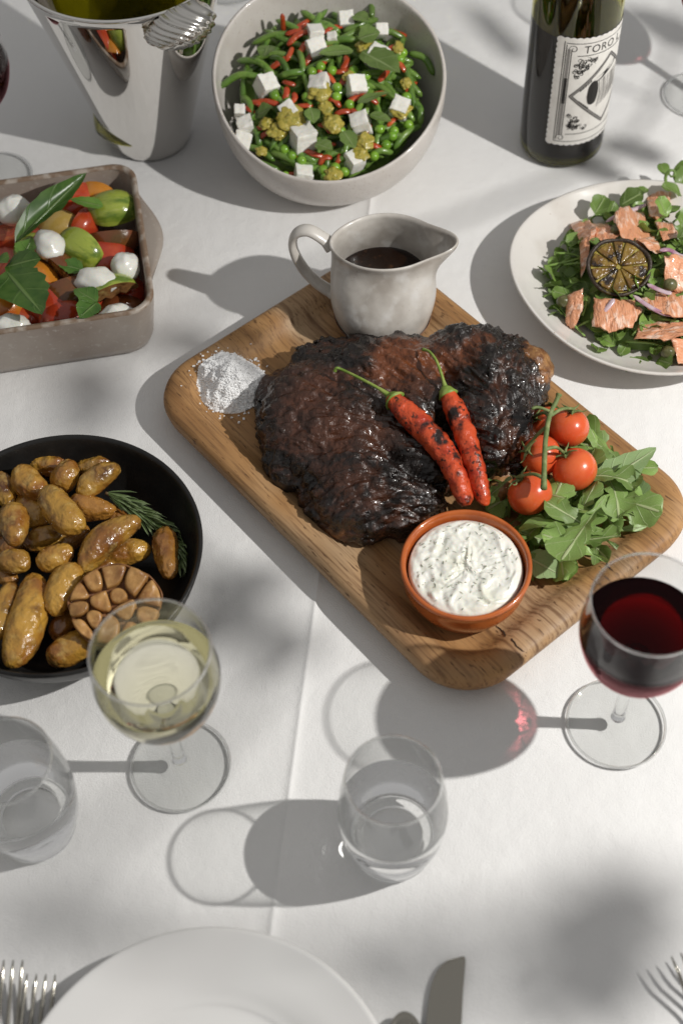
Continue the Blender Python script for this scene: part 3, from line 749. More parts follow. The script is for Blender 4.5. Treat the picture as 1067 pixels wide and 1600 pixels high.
# ---------------------------------------------------------------- jug and gravy
JX = np.array([.040, .786, FL]); JSP = radians(-6); JH = radians(166)
def jug_fn(a, r, z, i):
    da = (a-JSP+pi) % (2*pi)-pi; k = float(sm(.040, .078, z)); g = exp(-(da/.42)**2)
    rr_ = r*(1+.012*sin(3*a+z*60)+.010*sin(5*a-z*90))+.0200*k*k*g
    k2 = float(sm(.022, .076, z)); zz = z+(.0020*g+.0010*sin(2*a))*k
    return (rr_*cos(a), rr_*sin(a)*(1-.22*k2)+.009*k2, zz)
pr = [(0, .002), (.026, .002), (.029, .0), (.0335, .003), (.0385, .012)]+[tuple(p) for p in spl([(.0400, .022), (.0415, .034), (.0410, .050), (.0392, .064), (.0388, .073), (.0398, .079)], 5)]+[(.0394, .0805), (.0382, .0805)]+[tuple(p) for p in spl([(.0366, .078), (.0358, .070), (.0365, .055), (.0380, .035), (.036, .015), (.026, .006), (0, .005)], 5)]
pr[-1] = (0, .005)
jug = thing('gravy_jug', 'pale grey glazed ceramic jug of gravy standing at the back of the board', 'jug', JX)
V, Fc = lathe(pr, 96, jug_fn)
cut = [i for i, f in enumerate(Fc) if max(V[j][2] for j in f) <= .0125]
put('body', V+JX, Fc, M['stone'], jug)
M['bare_clay'] = mat('bare_clay_foot', (.17, .085, .045), .8, layers=[(200, (.26, .15, .09), .45, .7, 3)])
V, Fc = lathe([(.0325, .0006), (.0342, .0026), (.0378, .0085), (.0390, .0118), (.0384, .0121)], 72, lambda a, r, z, i: ((r+.0004)*cos(a), (r+.0004)*sin(a), z+.0006*sin(4*a))); put('foot_ring', V+JX, Fc, M['bare_clay'], jug)
hp = spl([(.0405, .0705), (.046, .0770), (.057, .0835), (.0665, .0800), (.0708, .070), (.0695, .058), (.063, .045), (.053, .034), (.0445, .0280), (.0405, .0265)], 6)
hp = np.array([JX+[r*cos(JH), r*sin(JH)+.007*float(sm(.022, .076, z)), z] for r, z in hp])
V, Fc = tube(hp, np.interp(np.linspace(0, 1, len(hp)), [0, .12, .5, .9, 1], [.0046, .0036, .0034, .0036, .0046]), 14, flat=1.7, up=(-sin(JH), cos(JH), 0.0))
# flat=second radius along the loop normal: strap wide across, thin radially
put('handle', V, Fc, M['stone'], jug)
M['gravy'] = mat('gravy', (.012, .005, .0025), .08, bumps=[(90, .0004, 2)], layers=[(170, (.040, .017, .007), .58, .72, 4)])
V, Fc = lathe([(0, .0455), (.02, .0455), (.034, .0455), (.0368, .0459), (.0374, .0463), (.0376, .0445)], 64, lambda a, r, z, i: (r*cos(a), r*sin(a)*.90+.004, z)); tag(put('gravy', V+JX, Fc, M['gravy'], loc=JX+[0, 0, .044]), 'thin dark brown gravy inside the grey ceramic jug', 'gravy')

# ---------------------------------------------------------------- dip bowl
DX = np.array([.0835, .5265, FL])
pr = [(0, .002), (.030, .002), (.032, 0), (.0345, .001)]+[tuple(p) for p in spl([(.0375, .006), (.0425, .018), (.0440, .030), (.0452, .0350)], 5)]+[(.0450, .0368), (.0438, .0378), (.0422, .0372)]+[tuple(p) for p in spl([(.0412, .0345), (.0400, .025), (.037, .010), (.030, .006), (0, .005)], 5)]
pr[-1] = (0, .005)
V, Fc = lathe(pr, 96); tag(put('dip_bowl', V+DX, Fc, M['terracotta'], loc=DX), 'small round terracotta bowl of white dip on the board', 'bowl')
M['dip'] = mat('yoghurt_dip', (.80, .795, .73), .30, layers=[(230, (.42, .43, .36), .67, .74, 3), (60, (.72, .72, .62), .45, .7, 3)], bumps=[(300, .0004, 3)], coat=.4, sss=.15)
NR, NA = 46, 150; V = [(0, 0, .0335)]; Fc = []
for i in range(1, NR+1):
    r = .0396*i/NR
    for k in range(NA):
        a = 2*pi*k/NA; p = Vector((r*cos(a), r*sin(a), 0)); q = p*85+Vector((noise.noise(p*60), noise.noise(p*60+Vector((9, 2, 4))), 0))*1.3
        h = .0022*noise.fractal(q, 1, 2, 3)+.0016*abs(noise.noise(q*1.6+Vector((4, 4, 1))))+.0005*noise.noise(p*420)
        e = float(sm(.0400, .0335, r)); V.append((p.x, p.y, .0320+(.0022+h)*e-(.004 if i == NR else 0)))
for k in range(NA): Fc.append((0, 1+k, 1+(k+1) % NA))
for i in range(NR-1):
    for k in range(NA): a = 1+i*NA; Fc.append((a+k, a+NA+k, a+NA+(k+1) % NA, a+(k+1) % NA))
dV = np.array(V)
dip = thing('dip', 'chunky white yoghurt dip with green flecks in the terracotta bowl', 'dip', DX+[0, 0, .031])
put('dip_surface', dV+DX, Fc, M['dip'], dip)
M['fleck'] = mat('cucumber_fleck', (.20, .22, .15), .4, var=.4)
pp = []
for k in range(120):
    a, r = rng.uniform(0, 6.28), .037*sqrt(rng.uniform(0, 1)); i = min(int(r/.0396*NR), NR-1); kk = int(a/6.283*NA) % NA
    p = dV[1+max(i-1, 0)*NA+kk]; b = rng.uniform(0, 6.28); l = rng.uniform(.0006, .0019)
    pp.append(tube([p+[-l*cos(b), -l*sin(b), .0001], p+[0, 0, .0002], p+[l*cos(b), l*sin(b), .0001]], [.0001, rng.uniform(.0002, .0004), .0001], 5))
V, Fc = join(pp); tag(put('green_flecks', V+DX, Fc, M['fleck'], dip), kind='stuff')

# ---------------------------------------------------------------- salt
M['salt'] = mat('salt_flakes', (.93, .93, .93), .35, sss=.0, spec=.6, rnd=False)
sc_ = P(363, 604, FL); pp = []
def salt_h(x, y):
    d = sqrt((x/.0275)**2+(y/.0260)**2)*(1+.30*noise.noise(Vector((x*55, y*70, 1)))); return .0255*max(0, 1-d**1.3)+(.0030*noise.noise(Vector((x*190, y*190, 4))) if d < .95 else 0)
for k in range(5600):
    a = rng.uniform(0, 6.28); r = .0270*sqrt(rng.uniform(0, 1)) if k < 5400 else abs(rng.normal(.0265, .005)); x, y = r*cos(a), r*sin(a)
    h = salt_h(x, y); sz = rng.uniform(.0007, .0020)
    R = Matrix.Rotation(rng.uniform(0, 6), 3, 'X') @ Matrix.Rotation(rng.uniform(0, 6), 3, 'Z')
    b = np.array([[i, j, l] for i in (-.5, .5) for j in (-.5, .5) for l in (-.5, .5)])*[sz, sz*rng.uniform(.5, 1), sz*rng.uniform(.3, .7)]
    gz = bz(np.array([x, y, 0])+sc_*[1, 1, 0]); b = b@np.array(R).T+[x, y, gz+max(h+rng.uniform(-.0004, .0007), sz*.4)]
    pp.append((b, [(0, 1, 3, 2), (4, 6, 7, 5), (0, 4, 5, 1), (2, 3, 7, 6), (0, 2, 6, 4), (1, 5, 7, 3)]))
NH = 32; hv = [(0, 0, FL+.0215)]; hf = []
for i in range(1, 17):
    for k in range(NH): a = 2*pi*k/NH; r = .0275*i/16; x, y = r*cos(a), r*sin(a); hv.append((x, y, bz(np.array([x, y, 0])+sc_*[1, 1, 0])+max(0, salt_h(x, y)-.0007)))
for k in range(NH): hf.append((0, 1+k, 1+(k+1) % NH))
for i in range(15):
    for k in range(NH): a = 1+i*NH; hf.append((a+k, a+NH+k, a+NH+(k+1) % NH, a+(k+1) % NH))
pp.append((np.array(hv), hf)); V, Fc = join(pp)
tag(put('salt', V+sc_*[1, 1, 0], Fc, M['salt'], loc=sc_, smooth=False), 'small heap of white salt flakes on the left corner of the board', 'salt', kind='stuff')

# ---------------------------------------------------------------- chillies
M['chilli'] = mat('charred_red_chilli', (.56, .075, .022), .30, layers=[(95, (.40, .036, .013), .40, .62, 3), (300, (.030, .014, .009), .535, .64, 8), (42, (.56, .075, .022), .47, .56, 4), (70, (.018, .009, .007), .56, .66, 8)], bumps=[(450, .0006, 4), (130, .0020, 4)], coat=.25)
M['chilli_stem'] = mat('green_chilli_stem', (.17, .27, .04), .45, layers=[(150, (.30, .36, .09), .4, .7, 3)], bumps=[(400, .0003, 2)])
def chilli(body, rad, stem, label):
    zb = [on_meat(x, y, z, .0075) for x, y, z in body]; zb = np.convolve(np.pad(zb, 1, mode='edge'), [.25, .5, .25], 'valid')
    b = spl([P(x, y, z) for (x, y, _), z in zip(body, zb)], 9); n = len(b)
    dz = zb[0]-body[0][2]; stem = [(x, y, z+dz+.001) for x, y, z in stem]
    c = thing('chilli', label, 'chilli', b[n//2], 'charred red chillies on the roast')
    r = np.interp(np.linspace(0, 1, n), np.linspace(0, 1, len(rad)), rad)
    V, Fc = tube(b, r, 22)
    V = np.array([v+(v-b[min(i//22, n-1)])*(.16*noise.noise(Vector(v*150))+.12*noise.noise(Vector(v*380))) for i, v in enumerate(V)])
    put('flesh', V, Fc, M['chilli'], c)
    s = spl([P(*p) for p in stem], 8); V, Fc = tube(s, np.interp(np.linspace(0, 1, len(s)), [0, .2, .85, 1], [.0024, .0012, .0010, .0015]), 10); put('stem', V, Fc, M['chilli_stem'], c)
    d = (b[1]-b[0])/np.linalg.norm(b[1]-b[0]); cp = tube([b[0]-d*.0045, b[0]-d*.002, b[0]+d*.001, b[0]+d*.0035], [.0022, .0048, rad[0]*1.02+.0006, rad[1]*.98], 14)
    put('calyx', cp[0], cp[1], M['chilli_stem'], c)
chilli([(613, 622, .060), (632, 642, .062), (660, 668, .062), (690, 702, .060), (712, 742, .055), (725, 778, .050), (728, 790, .048)], [.0060, .0088, .0092, .0088, .0078, .0064, .0030],
       [(611, 620, .060), (590, 606, .062), (560, 590, .062), (535, 578, .060), (526, 575, .061), (523, 580, .058)], 'long curved red charred chilli with hooked green stem, lying to the left')
chilli([(697, 612, .060), (708, 634, .062), (722, 668, .062), (736, 710, .058), (748, 752, .052), (755, 780, .046), (755, 787, .044)], [.0055, .0080, .0083, .0078, .0068, .0054, .0028],
       [(696, 608, .060), (691, 590, .064), (682, 565, .067), (671, 550, .066), (661, 546, .063)], 'straighter red charred chilli on the right side next to the shank')
# ---------------------------------------------------------------- vine tomatoes
M['tomato'] = mat('ripe_tomato', (.62, .090, .026), .26, layers=[(60, (.66, .13, .035), .45, .7, 2)], bumps=[(500, .00008, 2)], coat=.25, sss=.12)
M['vine'] = mat('green_vine', (.12, .165, .05), .6, layers=[(200, (.24, .27, .11), .45, .7, 3)], bumps=[(600, .0003, 2)])
vt = thing('vine_tomatoes', 'truss of five red cherry tomatoes on a green vine resting on rocket', 'vine tomatoes', P(860, 720, .04))
S1 = sphere(32, 20)
toms = [((855, 668), .034, .0158, (835, 655)), ((888, 668), .046, .0152, (892, 649)), ((844, 712), .045, .0152, (822, 703)), ((897, 734), .045, .0164, (884, 714)), ((827, 771), .045, .0162, (814, 752))]
calp = []
for (c, z, r, cal) in toms:
    p = P(*c, z); q = P(*cal, z+.009); d = (q-p)/np.linalg.norm(q-p); u = basis(d, (0.1, 0.2, 1)).to_3x3()
    v = S1[0].copy(); dim = .16*np.exp(-((1-v[:, 2])/.05))
    v = v*np.array([1, 1, .93]); v[:, 2] -= dim
    Rm = np.array(basis((d[1], -d[0], .01), d).to_3x3()); v = (v@Rm.T)*r*(1+.01*np.sin(v[:, :1]*4))
    t = put('tomato', v+p, S1[1], M['tomato'], vt, loc=p)
    top = p+d*r*.80; calp.append((top, d)); cv = []
    for k in range(5):
        a = 2*pi*k/5+rng.uniform(-.3, .3); s = Rm@np.array([cos(a), sin(a), 0])
        cv.append(tube(spl([top, top+s*r*.25+d*r*.15, top+s*r*.50+d*r*.16, top+s*r*.70+d*r*(.05+.3*rng.random())], 3), np.linspace(.0013, .0002, 10), 6))
    cv.append(tube([top-d*.001, top+d*.001, top+d*.0022], [.002, .0021, .0010], 8)); V, Fc = join(cv); put('calyx', V, Fc, M['vine'], t)
st = spl([P(873, 616, .082), P(868, 628, .080), P(858, 650, .078), P(852, 685, .076), P(850, 720, .074), P(849, 764, .070)], 8)
V, Fc = tube(st, np.interp(np.linspace(0, 1, len(st)), [0, .1, .9, 1], [.0024, .0016, .0019, .0024]), 10)
vp = [(V, Fc)]
for (top, d), t in zip(calp, (.42, .40, .52, .72, .93)):
    s = st[int(t*(len(st)-1))]; m_ = (s+top)/2+[0, 0, .006]; q = spl([s, m_, top+d*.003, top], 6); vp.append(tube(q, np.interp(np.linspace(0, 1, len(q)), [0, .5, .8, 1], [.0016, .0011, .0017, .0012]), 8))
vp.append(tube(spl([st[14], st[14]+[-.009, .003, .002], st[14]+[-.014, .001, .003]], 4), [.0012]*8+[.0006], 7))
V, Fc = join(vp); put('vine', V, Fc, M['vine'], vt)

# ---------------------------------------------------------------- rocket leaves
M['rocket'] = leafmat('rocket_leaf', (.20, .325, .075), (.29, .42, .13), (.50, .58, .30), .42, 16, .28, .28)
M['rocket_pale'] = leafmat('rocket_leaf_pale', (.24, .36, .15), (.31, .43, .20), (.48, .57, .32), .6, 16, .2)
rk = []
for k in range(7):
    V, Fc, uv = leaf(1, 1, 'rocket', 22, rng.uniform(.1, .8), rng.uniform(-.3, .5), rng.uniform(-1.2, 1.2), .10, k); rk.append(mesh('rocket_leaf', V, Fc, M['rocket'], uv=uv))
RL_ = 'green lobed rocket leaf in the loose pile beside the tomatoes on the board'; RG = 'rocket leaves piled on the board'
def rocket(px, py, z, ang, Ln, Wd, pitch=0., roll=0., m=None, label=RL_, group=RG):
    p = P(px, py, z); Mx = rotz(ang) @ Matrix.Rotation(-pitch, 4, 'Y') @ Matrix.Rotation(roll, 4, 'X') @ Matrix.Diagonal((Ln, Wd, (Ln+Wd)/2*.7, 1))
    o = obj('rocket_leaf', m or rk[int(rng.integers(len(rk)))], loc=p, M=Mx); return tag(o, label, 'rocket leaf', group)
pts = [(900, 690), (930, 690), (955, 715), (925, 745), (955, 760), (975, 745), (935, 790), (900, 790), (870, 800), (895, 830), (930, 825), (960, 800), (860, 830), (845, 850), (880, 860), (915, 855), (860, 780), (800, 770), (790, 760), (830, 820), (850, 880), (940, 770), (985, 775), (910, 760), (885, 690), (820, 800), (805, 780), (870, 845), (890, 800), (960, 780)]
for (x, y) in pts:
    for rep in range(2):
        jx, jy = x+rng.uniform(-16, 16), y+rng.uniform(-14, 14)
        dx = (jx-905)/110; dy = (jy-785)/110; hmax = .030*max(.15, 1-(dx*dx+dy*dy)); a = rng.uniform(0, 6.28)
        Ln = rng.uniform(.040, .066); p = P(jx, jy, FL); off = np.array([cos(a), sin(a), 0])*Ln*.45
        e = p+off
        q2 = P(jx, jy, FL+hmax*rng.uniform(.3, 1))-off
        inside = lambda q: max(abs((q-BO)@BX)-BHX, abs((q-BO)@BY)-BHY) < -.016
        tries = 0
        while not (inside(q2) and inside(q2+off*2)) and tries < 30:
            a = rng.uniform(0, 6.28); Ln = rng.uniform(.034, .052); off = np.array([cos(a), sin(a), 0])*Ln*.45; q2 = P(jx, jy, FL+hmax*rng.uniform(.3, 1))-off; tries += 1
        if tries >= 30: continue
        o = rocket(100, 100, 0, a, Ln, rng.uniform(.018, .030), rng.uniform(-.25, .30), rng.uniform(-.7, .7)); o.location = (q2[0], q2[1], max(q2[2], bz(q2)+.002))
# leaves one can pick out
V, Fc, uv = leaf(1, 1, 'oval', 14, .25, .15, .15, .05, 3); wide = mesh('rocket_leaf', V, Fc, M['rocket_pale'], uv=uv)
rocket(928, 765, .034, radians(28), .056, .026, .05, -.25, wide, 'broad greyish green rocket leaf nearest the right corner of the board', None)
rocket(1005, 790, .020, radians(100), .024, .018, .25, -.6, wide, 'short rounded greyish rocket leaf tucked under the pile by the right rim', None)
V, Fc, uv = leaf(1, 1, 'rocket', 26, .22, .20, .1, .07, 21); lg = mesh('rocket_leaf', V, Fc, M['rocket'], uv=uv)
rocket(945, 775, .050, radians(-124), .066, .034, -.12, .25, lg, 'large lobed rocket leaf with a bold pale midrib on top of the pile', None)
rocket(1010, 822, .022, radians(196), .082, .026, .0, .5, lg, 'long slender rocket leaf pointing at the right board corner', None)
rocket(820, 868, .030, radians(-32), .030, .020, -.25, .2, wide, 'dark rocket leaf lying lowest, beside the dip bowl', None)
rocket(798, 745, .050, radians(215), .026, .022, -.6, .4, lg, 'small curled rocket leaf beside the shank bone', None)

# ---------------------------------------------------------------- roast potatoes
M['potato'] = mat('roast_potato_skin', (.46, .25, .040), .22, layers=[(40, (.26, .100, .016), .44, .62, 5), (60, (.10, .034, .009), .56, .68, 6), (120, (.52, .33, .09), .55, .75, 4)], bumps=[(95, .0030, 3), (260, .0010, 4)], coat=.55, var=.14, spec=.6)
M['potato_brown'] = mat('dark_roast_potato_skin', (.34, .155, .028), .24, layers=[(40, (.17, .055, .012), .45, .70, 4), (110, (.44, .25, .06), .58, .8, 4)], bumps=[(95, .0030, 3), (260, .0008, 4)], coat=.6, var=.12, spec=.6)
def potato_mesh(Ln, Wd, seed, m, bend):
    V, Fc = [], []; n, sg = 48, 44; V.append((-Ln/2, 0, 0)); r_ = random.Random(seed); k1 = r_.uniform(-.12, .12)
    for i in range(1, n):
        t = -cos(pi*i/n)
        x = t*Ln/2; rad = Wd/2*max(0, 1-abs(t)**2.6)**.5*(1+k1*t)
        for k in range(sg):
            a = 2*pi*k/sg; y, z = rad*cos(a), rad*sin(a)*.94
            p = np.array([x, y, z]); q = Vector((x*45+seed*3, a and y*75, z*75))
            d = .0022*noise.noise(Vector((x*42, y*42, z*42+seed)))+.0008*noise.fractal(Vector((x*70+seed, y*150, z*150)), 1, 2, 3)
            w = noise.noise(Vector((x*90+seed*2, y*220, z*220))); w2 = noise.noise(Vector((x*130+seed, y*260+4, z*260))); d -= .0007*max(0, .16-abs(w))*6+.0004*max(0, .15-abs(w2))*6
            nrm = np.array([t*.4, cos(a), sin(a)]); nrm /= np.linalg.norm(nrm); p = p+nrm*d
            p[1] += bend*(t*t-.4)*Ln*.5; V.append(p)
    V.append((Ln/2, 0, 0)); V = np.array(V); V[0, 1] += bend*.6*Ln*.5; V[-1, 1] += bend*.6*Ln*.5; L_ = len(V)-1
    for k in range(sg): Fc.append((0, 1+(k+1) % sg, 1+k)); b = 1+(n-2)*sg; Fc.append((L_, b+k, b+(k+1) % sg))
    for i in range(n-2):
        for k in range(sg): a = 1+i*sg; Fc.append((a+k, a+(k+1) % sg, a+sg+(k+1) % sg, a+sg+k))
    return mesh('potato', V, Fc, m)
K = .3374
pot = [  # crop x, y, length, width (crop px), angle, height, bend, pitch, brown?, label
 (210, 258, 200, 112, -8, .030, .1, .0, 0, 'potato farthest back in the black bowl'),
 (307, 305, 150, 128, 55, .042, .0, .3, 0, 'stubby potato with its blunt end up, at the back of the black bowl'),
 (140, 340, 215, 142, -48, .044, .1, .1, 0, 'potato at the back left, above the long bent one under it'),
 (445, 262, 175, 95, 8, .030, .1, .0, 0, 'half hidden potato at the back right behind a glossy one'),
 (455, 325, 235, 122, 32, .044, -.1, .1, 0, 'glossy potato at the back right pointing up to the bowl rim'),
 (285, 465, 292, 152, -46, .056, .1, .0, 0, 'large wrinkled potato in the middle of the heap with a browned tip'),
 (155, 455, 210, 140, -60, .034, .1, .0, 0, 'potato underneath the large wrinkled one, mostly hidden'),
 (15, 375, 190, 120, -60, .040, .0, .0, 0, 'potato cut by the left picture edge, upper one'),
 (70, 532, 220, 142, -78, .050, .0, .1, 0, 'upright potato with a pinched lower end near left edge'),
 (430, 452, 230, 122, -14, .036, .15, .0, 1, 'brown potato lying beside the rosemary tips'),
 (560, 500, 170, 110, -30, .026, .0, .0, 1, 'brown potato behind the longest smooth one'),
 (500, 612, 352, 150, 40, .050, -.18, .05, 0, 'longest smooth potato lying across the right of the heap'),
 (592, 665, 230, 125, 8, .026, .0, .0, 0, 'flat lying potato under the longest smooth one'),
 (210, 600, 205, 122, 8, .030, .0, .0, 0, 'shaded potato lying between the stubby middle ones'),
 (258, 682, 182, 128, 18, .046, .0, .15, 0, 'short blunt potato in the centre facing right'),
 (65, 705, 175, 128, -10, .044, .0, .2, 0, 'short knobbly potato at left beneath the upright one'),
 (125, 972, 462, 178, 80, .040, .10, .0, 0, 'biggest potato, long and deeply wrinkled, at the front left'),
 (298, 832, 262, 152, 62, .044, -.12, .1, 0, 'plump potato touching the roasted garlic'),
 (15, 930, 290, 130, 76, .040, .0, .0, 0, 'potato cut by the left picture edge, lower one'),
 (300, 985, 190, 130, 60, .026, .0, .0, 1, 'dark potato hidden below the garlic half'),
 (335, 1112, 240, 142, 22, .028, .0, .0, 0, 'potato at the front rim behind the wine glass bowl'),
 (772, 664, 285, 124, -80, .030, .05, .1, 1, 'lone browned potato standing apart by the rosemary at right'),
 (20, 775, 150, 80, -20, .032, .0, .0, 1, 'small browned potato at the left edge between two others'),
 (450, 745, 190, 100, 10, .026, .0, .0, 0, 'potato peeping out behind the garlic half'),
 (60, 620, 200, 130, 20, .022, .0, .0, 1, 'deep lying potato in the left of the heap'),
 (330, 600, 190, 110, 40, .024, .0, .0, 1, 'deep lying potato in the middle of the heap'),
 (390, 930, 200, 130, -30, .024, .0, .0, 1, 'potato buried under the garlic half'),
 (-60, 640, 220, 150, 80, .040, .0, .0, 0, 'potato outside the left picture edge'),
 (-60, 850, 220, 150, 60, .034, .0, .0, 0, 'potato outside the left picture edge, lower')]
for i, (x, y, ln, wd, a, z, b, pi_, br, lab_) in enumerate(pot):
    if x < -20: continue
    p = P(x*K, 640+y*K, z); s = K/(F/np.dot(p-CC, CF)); an = radians(a); wa = math.atan2(sin(an)/.83, cos(an)); f = sqrt(cos(an)**2+(sin(an)/.83)**2)
    o = obj('potato', potato_mesh(ln*s*(1+(f-1)*.5), wd*s*1.0, i, M['potato_brown' if br else 'potato'], b), loc=p, M=rotz(wa) @ Matrix.Rotation(-pi_, 4, 'Y'))
    tag(o, 'golden roast '+lab_ if not br else 'roast '+lab_, 'potato', 'roast potatoes in the black bowl')

# garlic half
M['garlic'] = mat('roasted_garlic_flesh', (.44, .235, .075), .38, layers=[(70, (.20, .075, .020), .45, .72, 5), (220, (.52, .30, .11), .58, .75, 3)], bumps=[(240, .0007, 4)], coat=.3, var=.15)
M['garlic_skin'] = mat('roasted_garlic_skin', (.26, .115, .04), .5, layers=[(70, (.13, .045, .015), .42, .7, 4), (40, (.40, .24, .11), .58, .75, 3)], bumps=[(150, .0012, 4)])
gc = P(535*K, 640+905*K, .050); gn = np.array([-.12, -.34, .93]); gn /= np.linalg.norm(gn); GB = np.array(basis((1, .1, 0), gn).to_3x3())
ga = thing('garlic', 'halved roasted garlic bulb with browned cloves, cut face up among the potatoes', 'garlic', gc)
pr = [(0, -.030), (.012, -.029), (.023, -.022), (.0295, -.012), (.0312, -.005), (.0316, -.0015), (.0308, -.0008), (.0302, -.003), (.0295, -.0045), (0, -.0042)]
V, Fc = lathe(pr, 60, lambda a, r, z, i: (r*cos(a)*(1+.03*sin(5*a)+.02*sin(9*a+1)), r*.91*sin(a)*(1+.03*sin(5*a)), z+.0010*sin(11*a)*(r > .03))); put('skin', V@GB.T+gc, Fc, M['garlic_skin'], ga)
def cell(poly, c0, Bm, o, m, name, parent, hgt=.0022, base=-.0040, seed=0, shrink=.93):
    """one wedge shaped clove or segment: rounded prism with an uneven top"""
    poly = np.asarray(poly, float); c = poly.mean(0); V, Fc = [], []; n = len(poly)
    for (s, z) in ((1.0, base), (1.0, hgt*.25), (.94, hgt*.75), (.80, hgt), (.5, hgt*.92), (.2, hgt*.85)):
        for q in poly:
            xy = c+(q-c)*s*shrink; V.append([*xy, z+.0016*noise.noise(Vector((xy[0]*150, xy[1]*150, seed+3)))*(z > .001)+.0007*noise.noise(Vector((xy[0]*230, xy[1]*230, seed)))*(z > 0)])
    for i in range(5):
        for k in range(n): Fc.append((i*n+k, i*n+(k+1) % n, (i+1)*n+(k+1) % n, (i+1)*n+k))
    Fc.append(tuple(range(5*n, 6*n))); return put(name, np.array(V)@Bm.T+o, Fc, m, parent)
def sector(a0, a1, r0, r1, ys=1.0):
    q = [(r1*cos(a), r1*sin(a)*ys) for a in np.linspace(a0, a1, 6)]+[(r0*cos(a), r0*sin(a)*ys) for a in np.linspace(a1, a0, 4)]
    q = np.array(q+[q[0]]); mid = []                      # round the corners a little
    for i in range(len(q)-1): mid += [q[i]*.78+q[i+1]*.22, q[i]*.22+q[i+1]*.78]
    return np.array(mid)
def clip(poly, p, n):
    """part of a convex polygon with (q-p).n <= 0"""
    out = []
    for i in range(len(poly)):
        a, b = poly[i], poly[(i+1) % len(poly)]; da, db = (a-p)@n, (b-p)@n
        if da <= 0: out.append(a)
        if da*db < 0: out.append(a+(b-a)*da/(da-db))
    return out
def rounded(q):
    for _ in range(2): q = np.array([w for i in range(len(q)) for w in (q[i]*.75+q[(i+1) % len(q)]*.25, q[i]*.25+q[(i+1) % len(q)]*.75)])
    return q
seeds = np.array([(-150, 72), (-152, 5), (-80, 105), (2, 118), (82, 78), (150, 22), (-62, 22), (-98, -48), (-150, -75), (-25, -92), (45, -30), (118, -62), (20, 40), (60, -118)])/210*.0330
for i, q in enumerate(seeds):
    poly = [np.array([.0315*cos(a), .0285*sin(a)]) for a in np.linspace(0, 2*pi, 28, endpoint=False)]
    for j, w in enumerate(seeds):
        if i != j: poly = clip(poly, (q+w)/2, w-q)
    poly = np.array(poly); c = poly.mean(0); poly = c+(poly-c)*(1-.0007/max(.003, np.linalg.norm(poly-c, axis=1).mean()))
    t_ = rng.normal(0, .12, 2); gb = GB@np.array([[1, 0, t_[0]], [0, 1, t_[1]], [-t_[0], -t_[1], 1]]).T if 0 else GB
    cell(rounded(poly), None, gb, gc+GB[:, 2]*rng.uniform(-.0018, .0016), M['garlic'], 'clove', ga, rng.uniform(.0012, .0040), -.005, i*5.1, .97)

# rosemary
M['needle'] = leafmat('rosemary_needle', (.14, .21, .075), (.21, .28, .12), (.40, .46, .30), .45, 1, .1); M['twig'] = mat('rosemary_twig', (.13, .085, .04), .7)
rs = thing('rosemary_sprig', 'green rosemary sprig lying along the right inner wall of the black bowl', 'rosemary', P(700*K, 640+560*K, .02))
sp = spl([P(x*K, 640+y*K, z) for x, y, z in ((490, 385, .040), (590, 440, .034), (700, 520, .028), (790, 600, .026), (840, 700, .026))], 10)
V, Fc = tube(sp, np.linspace(.0012, .0008, len(sp)), 7); put('stem', V, Fc, M['twig'], rs)
V0, F0, U0 = leaf(1, 1, 'blade', 5, .15, .5, 0, 0, 1); pp = []; uu = []
for k in range(150):
    i = int(rng.integers(0, len(sp)-2)); d = sp[i+1]-sp[i]; d /= np.linalg.norm(d); a = rng.uniform(0, 6.28); s = np.cross(d, (0, 0, 1)); s /= np.linalg.norm(s); w = np.cross(s, d)
    dr = d*rng.uniform(.9, 1.3)+(s*cos(a)+w*abs(sin(a))*.7)*rng.uniform(.25, .6); B_ = np.array(basis(dr, (rng.normal(), rng.normal(), 2)).to_3x3())
    v = V0*[rng.uniform(.016, .027), .0021, .006]; v = v@B_.T+sp[i]
    rad = np.sqrt(((v[:, :2]-BB[:2])**2).sum(1)); lim = np.interp(v[:, 2], [.01, .02, .032, .05], [.050, .080, .088, .094]); sc = np.minimum(1, lim/np.maximum(rad, 1e-6))
    v[:, :2] = BB[:2]+(v[:, :2]-BB[:2])*sc[:, None]; v[:, 2] = np.maximum(v[:, 2], .012)
    pp.append((v, F0)); uu += U0
V, Fc = join(pp); tag(put('needles', V, Fc, M['needle'], rs, uv=uu), kind='stuff')

# ---------------------------------------------------------------- cutlery
def fork(tip, ang, label, lift=.012, sc=1.0):
    """tip: world point of the tine tips' middle; ang: direction from tips to handle"""
    f = thing('fork', label, 'fork', tip); X = np.array([cos(ang), sin(ang), 0]); Y = np.array([-sin(ang), cos(ang), 0]); Z = np.array([0, 0, 1])
    prof = lambda s: np.interp(s, [0, .012, .030, .048, .062, .075, .10, .15, .19], [lift, lift-.002, .0065, .003, .003, .006, .010, .008, .003])
    for k in range(4):
        y0 = (k-1.5)*.0062*sc; q = [tip*[1, 1, 0]+X*s+Y*(y0*(1-.10*(s > .04)))+Z*prof(s) for s in np.linspace(0, .050, 12)]
        V, Fc = tube(q, np.interp(np.linspace(0, 1, 12), [0, .15, 1], [.0004, .0011, .0015]), 8, flat=.8); put('tine', V, Fc, M['steel'], f)
    ss = np.linspace(.046, .19, 30); q = [tip*[1, 1, 0]+X*s+Z*prof(s) for s in ss]; w = np.interp(ss, [.046, .055, .068, .08, .10, .15, .185, .19], [.0115, .0118, .0085, .0035, .0027, .0048, .0075, .004])*sc
    V, Fc = tube(q, w, 14, flat=.18, up=(0, 0, 1)); put('handle', V, Fc, M['steel'], f)
def dirpx(a, b, z=.01): p, q = P(*a, z), P(*b, z); return math.atan2(q[1]-p[1], q[0]-p[0])
fork(P(14, 1500, .013), dirpx((14, 1500), (0, 1600)), 'steel fork at the left edge, outer one of the pair beside the plate', .013, .92)
